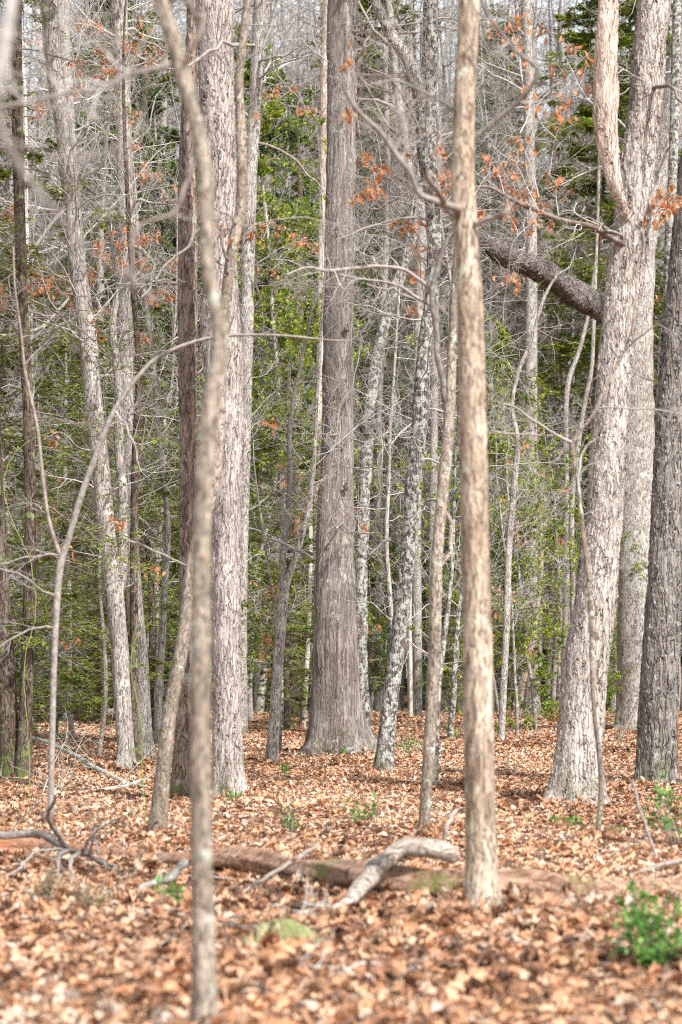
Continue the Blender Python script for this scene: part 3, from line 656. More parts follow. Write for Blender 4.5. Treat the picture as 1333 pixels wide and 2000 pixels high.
t = T('tree', 'dark narrow trunk squeezed between the feet of the two pale trees at left', 'tree', [(262, 1508, 26), (260, 1450, 25), (258, 1400, 24), (262, 1330, 20), (262, 1250, 18), (262, 1100, 16), (264, 900, 14)], M['dark'], top=12, seed=14, twig='twigb').done()
for lab, x0, pts, sd_ in (('dark brown shaded trunk at the far left edge, left one of a close pair', 0, [(24, 1528, 42), (20, 1480, 38), (15, 1400, 38), (10, 1300, 36), (4, 1200, 34), (-4, 1050, 32), (-10, 900, 30), (-16, 700, 26)], 15),
                       ('dark brown trunk with a green mossy streak, right one of the far left pair', 0, [(46, 1530, 34), (47, 1480, 32), (50, 1400, 28), (53, 1300, 27), (56, 1200, 25), (58, 1100, 24), (60, 1000, 22), (58, 900, 22), (56, 800, 21), (48, 650, 21), (40, 450, 21), (34, 250, 21), (32, 0, 20)], 16)):
    t = T('hemlock_tree', lab, 'hemlock tree', pts, M['dark'], top=16, seed=sd_, flare=.2, twig='twigb'); ALL['hem%d' % sd_] = t

t = T('oak_tree', 'pale grey trunk far left of the leaning pale tree, standing farther back', 'oak tree', [(131, 1408, 42), (130, 1370, 38), (130, 1300, 37), (134, 1200, 36), (142, 1100, 35), (150, 1000, 34), (157, 900, 33), (159, 800, 32), (155, 650, 31), (148, 500, 29), (140, 350, 27), (132, 200, 26), (126, 80, 25), (122, 0, 25)], M['pale'], top=20, seed=17, flare=.15)
t.rand(12, 5, 12, (1, 2.5), (.008, .02), (6, 4)); t.rand(16, 12, 19, (1.5, 3.5), (.02, .05), (7, 5)); t.done()
T('young_tree', 'thin pale stem just right of the far pale grey trunk at left', 'young tree', [(141, 1455, 11), (138, 1380, 10), (136, 1280, 9), (137, 1180, 8), (130, 1050, 8), (128, 900, 7), (130, 760, 6)], M['pale'], top=9, seed=18).done()
T('oak_tree', 'beige trunk seen between the far pale grey trunk and the leaning pale tree', 'oak tree', [(207, 1396, 26), (207, 1340, 23), (206, 1250, 22), (205, 1150, 21), (202, 1000, 20), (200, 850, 19), (198, 600, 17)], M['grey'], top=17, seed=19).done()

t = T('tree', 'straight grey furrowed trunk tucked behind the right side of the shaggy pinkish oak', 'tree', [(470, 1440, 26), (471, 1300, 25), (473, 1100, 24), (476, 950, 24), (479, 800, 25), (482, 650, 26), (485, 500, 26), (490, 350, 26), (496, 250, 26), (501, 150, 25), (506, 50, 25), (509, 0, 25)], M['grey'], hero=True, top=19, seed=20, rough=.08)
t.limb([(505, 520, 4), (530, 508, 4), (570, 512, 3), (605, 530, 3)], -.5, tw=6, L=.5, join=False)
t.limb([(490, 612, 6), (505, 585, 5), (500, 545, 4), (504, 505, 3)], -.4, mat=M['twigb'], tw=2, L=.4)
t.limb([(496, 278, 6), (520, 282, 6), (560, 300, 5), (585, 320, 5), (610, 350, 4), (635, 372, 3)], -.4, mat=M['twigb'], tw=6, L=.6)
t.rand(40, 4, 15, (.8, 2.8), (.008, .017), (8, 4), wob=.2); t.rand(14, 12, 18, (1.5, 3), (.02, .04), (7, 5))
t.clusters([(525, 185), (545, 175), (575, 172), (590, 215), (597, 212), (617, 215), (500, 220), (500, 445), (485, 452), (515, 440), (537, 430), (552, 442), (572, 458), (580, 465), (595, 465), (610, 475), (622, 490), (500, 515), (495, 520), (535, 525), (515, 465), (490, 455)], .6, size=(.09, .15), n=(5, 9))
ALL['tuck'] = t.done()

t = T('young_tree', 'small grey Y-forked tree with a leaning foot, left of the central cedar', 'young tree', [(531, 1497, 24), (533, 1450, 23), (537, 1400, 23), (542, 1320, 22), (547, 1250, 21), (553, 1180, 20), (560, 1140, 15), (570, 1110, 13), (580, 1080, 12), (592, 1040, 11), (602, 1000, 10), (608, 960, 9), (614, 900, 8), (617, 840, 7), (620, 775, 6), (624, 700, 5), (630, 600, 4)], M['grey'], top=11, seed=21)
t.limb([(553, 1165, 13), (551, 1110, 12), (556, 1060, 11), (562, 1000, 10), (565, 940, 10), (566, 880, 9), (570, 825, 9), (577, 770, 8), (585, 725, 8), (594, 680, 7), (602, 640, 6), (610, 580, 5)], .4, 'stem', tw=5, L=.6, label='left fork')
t.limb([(522, 1052, 4), (555, 1062, 5), (585, 1078, 5), (612, 1092, 3)], -.3, join=False)
t.rand(8, 3, 8, (.5, 1.3), (.005, .01), (5, 3)); ALL['yfork'] = t.done()
T('birch_tree', 'thin white stem just left of the central cedar', 'birch tree', [(593, 1426, 9), (596, 1380, 9), (600, 1300, 9), (604, 1220, 8), (607, 1100, 8), (607, 1000, 8), (611, 920, 7), (617, 850, 7), (623, 770, 6), (629, 700, 6), (632, 560, 5), (630, 400, 5)], M['birch'], top=13, seed=22).done()
T('tree', 'pale tan trunk showing along the left side of the central cedar', 'tree', [(612, 1400, 12), (614, 1250, 12), (618, 1050, 13), (622, 850, 14), (626, 700, 15), (630, 500, 16), (633, 300, 18), (637, 120, 20), (641, 0, 20)], M['peeled'], top=20, seed=23).done()

t = T('oak_tree', 'slanting lichen-flecked tree forking near the top, right of the central cedar', 'oak tree',
      [(749, 1518, 38), (751, 1490, 35), (756, 1440, 33), (762, 1370, 33), (772, 1300, 33), (782, 1220, 33), (792, 1130, 32), (799, 1040, 30), (806, 950, 29), (815, 880, 29), (822, 800, 30), (826, 720, 30), (833, 650, 27), (843, 580, 26), (848, 500, 26), (847, 430, 27), (840, 360, 30), (834, 290, 36), (832, 230, 38), (836, 160, 32), (841, 80, 31), (842, 0, 30)],
      M['lichen'], hero=True, top=18, seed=24, flare=.2, rough=.1)
t.limb([(832, 230, 30), (815, 160, 28), (796, 115, 26), (775, 85, 24), (755, 50, 22), (735, 5, 20), (722, -60, 18), (712, -150, 15)], -.3, 'limb', M['grey'], label='left arm of the fork', hero=True)
t.limb([(846, 430, 7), (815, 425, 6), (770, 428, 5), (700, 450, 4), (660, 470, 3)], -.6, tw=7, L=.6)
t.limb([(724, 410, 5), (760, 395, 6), (800, 370, 6), (830, 345, 5)], -.5, tw=4, L=.6, join=False)
t.limb([(836, 300, 6), (800, 215, 6), (770, 160, 5), (720, 130, 4)], -.5, tw=5, L=.7, mat=M['twigb'])
t.limb([(720, 1085, 6), (745, 1068, 6), (782, 1022, 5)], .3, join=False, name='branch')
t.limb([(800, 990, 6), (840, 980, 6), (870, 978, 4), (890, 965, 3)], -.4, tw=3, L=.5)
t.rand(38, 4, 11.5, (.8, 2.8), (.008, .018), (8, 4), wob=.2); t.rand(20, 11, 17, (1.5, 3.5), (.015, .035), (8, 5))
t.clusters([(871, 370), (878, 345), (866, 335), (728, 365), (721, 360), (735, 368), (696, 382), (708, 300), (798, 440), (803, 436), (771, 430), (818, 475), (806, 535), (806, 602), (938, 405), (933, 430), (936, 418), (865, 375), (740, 325), (815, 310), (674, 105), (682, 210), (745, 322), (862, 285)], .7, size=(.09, .15))
ALL['slant'] = t.done()
t = T('oak_tree', 'dark trunk blotched with white lichen, half hidden by the right side of the central cedar', 'oak tree', [(711, 1440, 28), (709, 1380, 27), (706, 1300, 25), (706, 1200, 25), (706, 1100, 26), (710, 1000, 24), (716, 900, 24), (722, 800, 24), (735, 710, 24), (752, 630, 24), (770, 570, 24), (787, 530, 22), (802, 480, 20), (815, 420, 18), (822, 330, 17), (822, 200, 16)], M['lichen'], hero=True, top=15, seed=25, rough=.12)
t.rand(14, 4, 12, (.7, 2.2), (.006, .014), (6, 4)); t.done()
T('tree', 'smooth greenish grey pole behind the slanting lichen-flecked tree', 'tree', [(815, 1402, 20), (815, 1250, 19), (814, 1050, 18), (816, 850, 18), (818, 700, 18), (821, 550, 18), (823, 430, 17), (826, 250, 16), (828, 60, 15)], M['pale'], top=19, seed=26).done()
T('young_tree', 'very thin pinkish stem right of the foot of the slanting lichen-flecked tree', 'young tree', [(803, 1404, 8), (802, 1300, 8), (801, 1200, 7), (803, 1060, 6), (806, 900, 5)], M['birch'], top=9, seed=27).done()
T('tree', 'grey-green pole just left of the wavy forked stem', 'tree', [(842, 1400, 16), (844, 1250, 15), (845, 1100, 15), (847, 950, 15), (848, 820, 14), (849, 700, 14), (853, 500, 13), (857, 250, 12)], M['pale'], top=19, seed=28).done()
T('young_tree', 'thin dark stem close behind the foot of the wavy forked stem', 'young tree', [(848, 1548, 14), (850, 1500, 13), (853, 1420, 12), (858, 1330, 11), (868, 1250, 10), (880, 1150, 9)], M['lichen'], top=5, seed=29).done()

t = T('oak_tree', 'tall straight lichened grey trunk right of the sunlit tan young tree, dark at its foot', 'oak tree', [(1037, 1403, 34), (1037, 1370, 32), (1037, 1300, 28), (1037, 1200, 26), (1038, 1100, 25), (1038, 900, 24), (1038, 700, 24), (1038, 500, 23), (1036, 350, 22), (1033, 200, 21), (1030, 80, 20), (1027, 0, 20)], M['grey'], top=21, seed=30, flare=.1)
t.rand(10, 6, 14, (1, 2.5), (.008, .02), (6, 4)); t.rand(16, 13, 20, (1.5, 3.5), (.02, .05), (7, 5)); t.done()
t = T('young_tree', 'slender pale crooked tree right of the sunlit tan young tree, bending at mid height', 'young tree', [(978, 1453, 14), (981, 1400, 14), (985, 1320, 13), (989, 1240, 13), (992, 1150, 13), (995, 1060, 13), (1001, 990, 12), (1006, 930, 12), (1011, 880, 12), (1011, 850, 10), (1003, 815, 9), (1001, 785, 8), (1007, 750, 8), (1018, 712, 8), (1032, 680, 8), (1045, 640, 7), (1060, 590, 7), (1075, 558, 6), (1092, 535, 5), (1110, 525, 3)], M['pale'], top=0, seed=31)
t.limb([(1010, 880, 8), (1022, 850, 6), (1042, 830, 4)], -.2, tw=3, L=.4); t.rand(10, 4, 8.5, (.5, 1.3), (.005, .01), (5, 3)); t.done()
T('young_tree', 'yellowish stem leaning right at its foot, wrapped by bright holly leaves', 'young tree', [(1011, 1406, 14), (1014, 1380, 13), (1022, 1330, 12), (1033, 1290, 11), (1041, 1240, 10), (1050, 1190, 9), (1057, 1120, 9), (1058, 1000, 8), (1053, 930, 7), (1047, 880, 6)], M['sap'], top=9, seed=32).done()
T('young_tree', 'left one of two thin pale stems that cross left of the massive shaggy oak', 'young tree', [(1101, 1400, 11), (1102, 1300, 11), (1104, 1200, 11), (1107, 1100, 11), (1108, 1000, 11), (1107, 900, 10), (1106, 800, 10), (1112, 740, 10), (1130, 690, 9), (1146, 630, 8), (1155, 580, 7), (1162, 520, 5)], M['pale'], top=11, seed=33).done()
T('young_tree', 'right one of two thin pale stems that cross left of the massive shaggy oak', 'young tree', [(1118, 1420, 11), (1119, 1300, 11), (1120, 1150, 11), (1117, 1050, 11), (1118, 970, 10), (1126, 900, 10), (1135, 830, 9), (1146, 770, 9), (1156, 720, 8), (1160, 640, 8), (1163, 560, 7), (1168, 420, 6), (1172, 250, 5)], M['pale'], top=14, seed=34).done()
T('birch_tree', 'thin white stem between the massive shaggy oak and the dark furrowed trunk', 'birch tree', [(1220, 1411, 9), (1220, 1350, 9), (1220, 1250, 9), (1219, 1170, 8), (1216, 1100, 8), (1214, 1020, 7), (1212, 900, 6), (1214, 760, 5)], M['birch'], top=11, seed=35).done()
t = T('sapling', 'thin sapling with wide spreading forks in front of the massive shaggy oak', 'sapling', [(1167, 1650, 9.6), (1170, 1610, 10.4), (1174, 1550, 10.4), (1173, 1500, 9.6), (1168, 1450, 9.6), (1160, 1380, 8.8), (1157, 1300, 8.8), (1155, 1200, 8.8), (1151, 1130, 8.8), (1143, 1075, 8.8), (1135, 1000, 8.0), (1130, 950, 8.0), (1123, 900, 8.0), (1118, 868, 8.0), (1126, 850, 7.2), (1145, 828, 7.2), (1162, 806, 7.2), (1172, 780, 7.2), (1185, 750, 6.4), (1205, 715, 5.6), (1218, 690, 4.8), (1232, 650, 3.2)], M['sapg'], top=0, seed=36, twig='twig')
t.limb([(1118, 870, 6.4), (1104, 858, 6.4), (1082, 845, 5.6), (1046, 825, 5.6), (1016, 802, 4.8), (988, 792, 4.0), (962, 797, 3.2)], -.2, tw=5, L=.5)
t.limb([(1135, 1000, 5.6), (1130, 950, 4.8), (1134, 900, 4.8), (1148, 870, 4.0), (1165, 855, 3.2)], -.2, mat=M['twig'])
t.limb([(1165, 800, 4.0), (1200, 797, 3.2), (1250, 800, 3.2), (1300, 802, 2.4), (1345, 812, 1.6)], -.2, tw=4, L=.4)
t.limb([(1104, 860, 4.8), (1080, 900, 4.0), (1062, 935, 3.2), (1060, 985, 2.4)], -.2, tw=3, L=.4)
t.limb([(1046, 826, 3.2), (1000, 846, 3.2), (960, 842, 2.4)], -.2, tw=3, L=.3)
t.limb([(1220, 690, 3.2), (1260, 650, 3.2), (1300, 625, 2.4), (1345, 615, 1.6)], -.2, tw=3, L=.4)
t.rand(5, 2.2, 4, (.4, .9), (.004, .007), (4, 3)); ALL['spread'] = t.done()
t = T('young_tree', 'mottled grey stem rising above the dark furrowed trunk near the right edge', 'young tree', [(1290, 1440, 16), (1290, 1200, 17), (1291, 900, 17), (1294, 700, 18), (1303, 600, 18), (1306, 500, 19), (1311, 400, 18), (1316, 300, 18), (1319, 200, 18), (1322, 60, 17), (1325, -40, 16)], M['lichen'], top=17, seed=37)
t.rand(12, 6, 12, (.8, 2), (.006, .014), (6, 4)); t.clusters([(1286, 580), (1324, 410)], .4); t.done()
T('tree', 'faint pale pole in the dim wood just right of the central cedar', 'tree', [(741, 1400, 15), (741, 1200, 15), (741, 1000, 14), (740, 800, 14), (745, 700, 13), (754, 500, 12), (757, 300, 11), (752, 100, 10)], M['pale'], d=78, top=22, seed=38).done()
T('young_tree', 'whitish thin stem with side twigs high at the far left', 'young tree', [(60, 1395, 9), (56, 900, 9), (54, 600, 9), (52, 400, 8), (50, 225, 8), (44, 120, 6), (30, 40, 5)], M['birch'], d=52, top=13, seed=39).rand(16, 6, 12, (.8, 2), (.006, .012), (6, 4))
T('young_tree', 'thin pale stem with kinks between the two pale trees and the rusty pine', 'young tree', [(294, 1395, 9), (297, 1150, 9), (301, 1060, 9), (308, 970, 9), (318, 920, 9), (322, 830, 8), (325, 790, 8), (338, 760, 7), (352, 735, 5), (360, 690, 4)], M['birch'], d=60, top=11, seed=40).done()
T('tree', 'lichened pole high between the two pale trees and the rusty pine', 'tree', [(312, 1395, 14), (313, 1100, 13), (315, 800, 12), (318, 550, 12), (318, 350, 12), (321, 200, 11), (326, 80, 10)], M['pale'], d=66, top=20, seed=41).done()
T('oak_tree', 'brown trunk in the shade behind the small Y-forked tree', 'oak tree', [(576, 1396, 26), (576, 1350, 24), (577, 1250, 22), (579, 1100, 20), (582, 900, 18), (585, 600, 16)], M['dark'], d=66, top=18, seed=42).done()
T('tree', 'cream-coloured leaning foot of a tree just right of the shaggy pinkish oak', 'tree', [(482, 1396, 22), (480, 1360, 18), (478, 1320, 15), (474, 1260, 13), (466, 1150, 12), (462, 900, 10)], M['birch'], d=62, top=10, seed=43).done()
t = T('sapling', 'pale blurred sapling branch drooping in from the left edge', 'sapling', [(-120, 2300, 60), (-130, 1500, 56), (-110, 800, 50), (-60, 300, 40), (-10, 180, 34)], M['twig'], d=6.2, top=4, seed=44, twig='twig')
t.limb([(-60, 130, 26), (-15, 190, 24), (8, 265, 20), (45, 335, 16), (85, 385, 13), (112, 425, 9), (150, 470, 6), (200, 510, 5), (260, 545, 4)], -.1, label='pale blurred branch', join=False)
t.limb([(8, 265, 5), (60, 290, 4), (150, 310, 4), (260, 280, 3)], .1, join=False)
t.done()

# ------------------------------------------------------------------ undergrowth and the wood behind
def stem_path(rng, h, r0, lean=.05, K=22, wob=.05):
    d = nrm(np.array([rng.normal(0, lean), rng.normal(0, lean), 1.])); p = [np.array([0, 0, -.2])]; step = (h + .2) / (K - 1)
    for k in range(K - 1):
        d = nrm(d + np.array([rng.normal(0, wob), rng.normal(0, wob), .04])); p.append(p[-1] + d * step)
    t = np.linspace(0, 1, K); return np.array(p), r0 * (1 - .85 * t ** 1.1)

def proto_bare(name, cat, h, r0, n1, lev, seed, mat, tw, z0=.1, L=(.9, 2.4), r1=(.006, .018), deadl=0, up=.05, elev=(-.1, .8), wob=.05, lean=.05):
    rng = np.random.default_rng(seed); ro = root(name, (0, 0, 0), 'tree', cat)
    p, r = stem_path(rng, h, r0, lean=lean, wob=wob)
    q = spline(np.c_[p, r], int(max(40, h * 6)))
    a = Acc(); tubes(a, q[None, :, :3], q[None, :, 3], 12, rough=.12, rng=rng); a.build('trunk', mat, ro)
    a = Acc(); z = q[:, 2]; c = np.where((z > h * z0) & (z < h * .98))[0]; i = rng.choice(c, n1)
    az = rng.uniform(0, 6.28, n1); el = rng.uniform(elev[0], elev[1], n1); hh = z[i] / h
    dr = np.stack([np.cos(az) * np.cos(el), np.sin(az) * np.cos(el), np.sin(el)], 1)
    out = twigs(a, q[i, :3], dr, rng.uniform(L[0], L[1], n1) * (1.25 - .8 * np.abs(hh - .45)), np.minimum(rng.uniform(r1[0], r1[1], n1), q[i, 3] * .7), lev, rng, wob=.24, up=up, rmin=.004)
    a.build('crown', tw, ro)
    if deadl:
        P_ = out[-1][0]; k = rng.choice(len(P_), min(deadl, len(P_))); k = np.repeat(k, 4)
        pos = P_[k, -1] + rng.normal(0, .05, (len(k), 3)); b = Acc()
        leaves(b, pos, rng.normal(0, .5, (len(k), 3)) + [0, 0, -1.], rng.normal(0, 1, (len(k), 3)), rng.uniform(.08, .14, len(k)), 'oak_lo', rng, curl=.5, cup=.7)
        b.build('dead_leaves', M['deadleaf'], ro)
    return ro

def green_crown(ro, q, h, rng, kind, mat, z0, spread, n1, tw=None, per=12, size=(.05, .08), irregular=.5, z1=.99, lev=None):
    z = q[:, 2]; c = np.where((z > h * z0) & (z < h * z1))[0]; i = rng.choice(c, n1); az = rng.uniform(0, 6.28, n1)
    hh = (z[i] - h * z0) / (h * (1 - z0)); prof = np.clip(1.15 - hh, .12, 1) ** .8 * (1 - .35 * (hh < .12))
    lump = 1 + irregular * np.sin(az * 2 + hh * 9 + rng.uniform(0, 6)) * rng.uniform(.3, 1, n1)
    L = spread * prof * lump * rng.uniform(.6, 1.15, n1); a = Acc()
    if kind == 'broad':
        el = rng.uniform(-.1, .6, n1)
        dr = np.stack([np.cos(az) * np.cos(el), np.sin(az) * np.cos(el), np.sin(el)], 1)
        out = twigs(a, q[i, :3], dr, L, np.full(n1, .012), lev or (6, 4), rng, wob=.22, up=.02, rmin=.003)
    else:
        el = rng.uniform(-.25, .25, n1)
        dr = np.stack([np.cos(az) * np.cos(el), np.sin(az) * np.cos(el), np.sin(el)], 1)
        out = twigs(a, q[i, :3], dr, L, np.full(n1, .014), lev or (9, 4), rng, wob=.12, up=-.02, flat=.25, rmin=.003)
    a.build('crown', tw or M['twigb'], ro)
    b = Acc()
    for P_, rd, LL in out[1:]:
        N, K, _ = P_.shape; m = per if P_ is out[-1][0] else per // 2
        idx = np.repeat(np.arange(N), m); t = rng.uniform(.15, 1, len(idx)) * (K - 1); k = np.minimum(t.astype(int), K - 2); f = (t - k)[:, None]
        pos = P_[idx, k] * (1 - f) + P_[idx, k + 1] * f; tg = nrm(P_[idx, k + 1] - P_[idx, k]); N2 = len(idx)
        rv = np.clip(rng.beta(2, 2, N2) + .15 * np.sin(pos[:, 2] * 3 + pos[:, 0] * 4), 0, 1)
        if kind == 'broad':
            ax = tg * .6 + rng.normal(0, .6, (N2, 3)); nm = rng.normal(0, .6, (N2, 3)) + [0, 0, 1.]
            leaves(b, pos, ax, nm, rng.uniform(size[0], size[1], N2), 'tiny', rng, curl=.3, cup=.5, rnd=rv)
        else:
            sd_ = nrm(np.cross(tg, np.array([0, 0, 1.])) + 1e-6) * rng.choice([-1, 1], N2)[:, None]
            ax = tg * .55 + sd_ + rng.normal(0, .18, (N2, 3)); nm = rng.normal(0, .3, (N2, 3)) + [0, 0, 1.]
            leaves(b, pos, ax, nm, rng.uniform(size[0], size[1], N2), 'tiny', rng, curl=.15, cup=.2, width=.8, rnd=rv)
    b.build('foliage', mat, ro)

def proto_green(name, cat, h, seed, kind, mat, r0=.08, z0=.1, spread=1.6, n1=60, bark_='grey', **k):
    """evergreen: holly (sprays of oval leaves) or needle tree (flat feathered boughs)"""
    rng = np.random.default_rng(seed); ro = root(name, (0, 0, 0), 'tree', cat)
    p, r = stem_path(rng, h, r0, wob=.03); q = spline(np.c_[p, r], int(h * 6))
    a = Acc(); tubes(a, q[None, :, :3], q[None, :, 3], 12, rough=.1, rng=rng); a.build('trunk', M[bark_], ro)
    green_crown(ro, q, h, rng, kind, mat, z0, spread, n1, **k)
    return ro

# boughs of the two dark hemlocks at the left edge
for key, n_, sp_ in (('hem15', 26, 2.0), ('hem16', 38, 2.4)):
    t = ALL[key]; q = t.path.copy(); q[:, :3] -= t.base
    green_crown(t.root, q, q[:, 2].max(), t.rng, 'needle', M['hemlock'], .06, sp_, n_, per=12, size=(.04, .07), z1=.95)

used = set()
def place(pr, px, d, rz, sc, label, group=None, py=None):
    x = (px - 666.5) / F * d * 1.0; loc = (x, d, float(gz(x, d)))
    if pr.name not in used:
        used.add(pr.name); pr.location = loc; pr.rotation_euler = (0, 0, rz); pr.scale = (sc, sc, sc); pr['label'] = label
        if group: pr['group'] = group
        return pr
    return copy_tree(pr, loc, rz, sc, label, group)

# evergreens one can point at
hol = proto_green('holly_tree', 'holly tree', 13.5, 101, 'broad', M['hollyb'], spread=2.3, n1=180, per=15, size=(.045, .085), irregular=.8, z0=.08)
place(hol, 550, 59, .4, 1.28, 'tall bright green holly between the shaggy pinkish oak and the central cedar')
hol2 = proto_green('holly_tree', 'holly tree', 9.0, 102, 'broad', M['hollyb'], r0=.05, spread=2.8, n1=105, per=16, size=(.045, .085), irregular=.8, z0=.05)
place(hol2, 1046, 53, 1.0, 1.0, 'bright yellow-green holly filling the gap right of the sunlit tan young tree')
place(hol2, 905, 66, 3.0, .42, 'small dark holly low behind the sunlit tan young tree')
place(hol2, 1232, 62, 2.2, .62, 'holly bush peeking out between the massive shaggy oak and the dark furrowed trunk')
hol3 = proto_green('holly_tree', 'holly tree', 12., 103, 'broad', M['holly'], spread=2.0, n1=130, per=18, size=(.055, .085), z0=.15)
place(hol3, 335, 62, .3, 1.45, 'dark glossy holly rising between the two pale trees and the rusty pine')
place(hol3, 745, 68, 2.5, .4, 'low dark green bush between the central cedar and the slanting lichen-flecked tree')
place(hol3, 505, 74, 1.5, 1.6, 'high dark holly crown at the top, just right of the grey furrowed trunk')
place(hol3, 985, 82, 1.1, .8, 'dim holly deep in the wood behind the slender pale crooked tree')
hm = proto_green('hemlock_tree', 'hemlock tree', 9.5, 111, 'needle', M['hemlock'], r0=.09, spread=2.4, n1=85, bark_='dark', per=18, size=(.05, .09), z0=.07)
place(hm, 300, 47, .0, .95, 'feathery hemlock with flat boughs behind the foot of the two pale trees')
place(hm, 560, 53, 2.0, .85, 'feathery olive hemlock low behind the small Y-forked tree')
place(hm, 110, 44, 4.0, .85, 'feathery hemlock at lower left behind the leaning bluish sapling')
place(hm, 245, 58, 2.6, 1.15, 'taller shaded hemlock behind the two pale trees')
place(hm, 190, 64, 1.0, 1.2, 'dim hemlock behind the beige trunk at left')
place(hm, -60, 36, 3.0, 1.0, 'hemlock just outside the left edge, tips of its boughs reaching in')
pn = proto_green('pine_tree', 'pine tree', 25., 121, 'needle', M['pine'], r0=.2, spread=3.4, n1=190, bark_='rust', per=11, size=(.11, .20), z0=.22)
place(pn, 1120, 74, .0, .95, 'olive pine showing left of the stripped limb at upper right')
place(pn, 1215, 84, 2.2, 1.1, 'olive pine behind the top of the massive shaggy oak')
place(pn, 1345, 70, 1.4, .95, 'olive pine behind the mottled grey stem at the top right corner')
place(pn, 960, 92, 2.4, 1.15, 'far pine with pale green tips high right of the sunlit tan young tree')
place(pn, 765, 92, 3.3, .8, 'far pine behind the fork of the slanting lichen-flecked tree')
place(pn, 310, 82, 5.3, 1.1, 'far pine high between the two pale trees and the rusty pine')
place(pn, 60, 86, 4.3, .95, 'far pine high at the far left behind the whitish thin stem')
place(pn, 590, 86, .7, 1.15, 'far pine high just left of the central cedar')
place(pn, 860, 100, 1.9, 1.2, 'far pine high behind the sunlit tan young tree')

place(hol3, 880, 78, 4.4, .55, 'dark low evergreen in the gap behind the wavy forked stem')
place(hol3, 1180, 80, 5.4, .6, 'dark low evergreen glimpsed beside the foot of the massive shaggy oak')
# bare young trees that fill the middle distance with pale twigs
und = [proto_bare('young_tree', 'young tree', h, r, int(n * 1.1), (7, 4), sd_, M[m], M[tw_], z0=.18, L=L_, deadl=dl) for h, r, n, sd_, m, tw_, L_, dl in (
    (9, .045, 26, 201, 'pale', 'twig', (.8, 2.2), 0), (7.5, .035, 22, 202, 'grey', 'twig', (.7, 2.0), 26), (10.5, .055, 30, 203, 'lichen', 'twigl', (.9, 2.6), 0),
    (8.5, .04, 24, 204, 'sapg', 'twigb', (.8, 2.2), 0), (12, .06, 34, 205, 'pale', 'twig', (1., 2.6), 14), (13, .07, 36, 206, 'grey', 'twigl', (1.1, 2.8), 0))]
tall = [proto_bare('tree', 'tree', h, r, n, (9, 6), sd_, M[m], M[tw_], z0=z0, L=L_, r1=(.015, .05), up=.06, lean=.03, wob=.03) for h, r, n, sd_, m, tw_, L_, z0 in (
    (24, .15, 40, 301, 'grey', 'twig', (1.5, 4.5), .3), (22, .11, 36, 302, 'pale', 'twig', (1.2, 4), .28), (26, .19, 44, 303, 'grey', 'twigb', (2, 5), .35), (20, .08, 34, 304, 'lichen', 'twigl', (1.2, 3.6), .25), (25, .13, 40, 305, 'dark', 'twigd', (1.5, 4), .3))]
red = proto_bare('maple_tree', 'maple tree', 22, .09, 46, (9, 7), 310, M['pale'], M['twigr'], z0=.6, L=(1, 3.2), r1=(.01, .03), lean=.02)
place(red, 1075, 92, 0, 1.12, 'bare maple with a reddish haze of buds at the top right of centre')
def zone(px):
    for lim, nm in ((200, 'at the far left'), (360, 'left of the rusty pine'), (640, 'between rusty pine and central cedar'), (880, 'between central cedar and tan young tree'), (1150, 'between tan young tree and massive oak')):
        if px < lim: return nm
    return 'beyond the massive oak at the right'
rng = np.random.default_rng(77)
N1 = 50
for i in range(N1):
    px = -60 + 1450 * (i + rng.uniform(0, 1)) / N1; d = rng.uniform(56, 86)
    if i % 4 == 0: d = rng.uniform(36, 50)
    if d < 62 and (585 < px < 745 or 385 < px < 500 or 1060 < px < 1345): d += 22
    k = int(rng.integers(0, len(und))); z_ = zone(px)
    place(und[k], px, d, rng.uniform(0, 6.28), rng.uniform(.8, 1.25), 'slender bare twiggy young tree ' + z_, 'bare young trees ' + z_)
N2 = 100
for i in range(N2):
    px = -80 + 1500 * (i + rng.uniform(0, 1)) / N2; d = rng.uniform(76, 112)
    k = int(rng.integers(0, len(tall))); z_ = zone(px)
    place(tall[k], px, d, rng.uniform(0, 6.28), rng.uniform(.95, 1.4), 'tall bare tree in the crowded far wood ' + z_, 'tall trees of the far wood ' + z_)

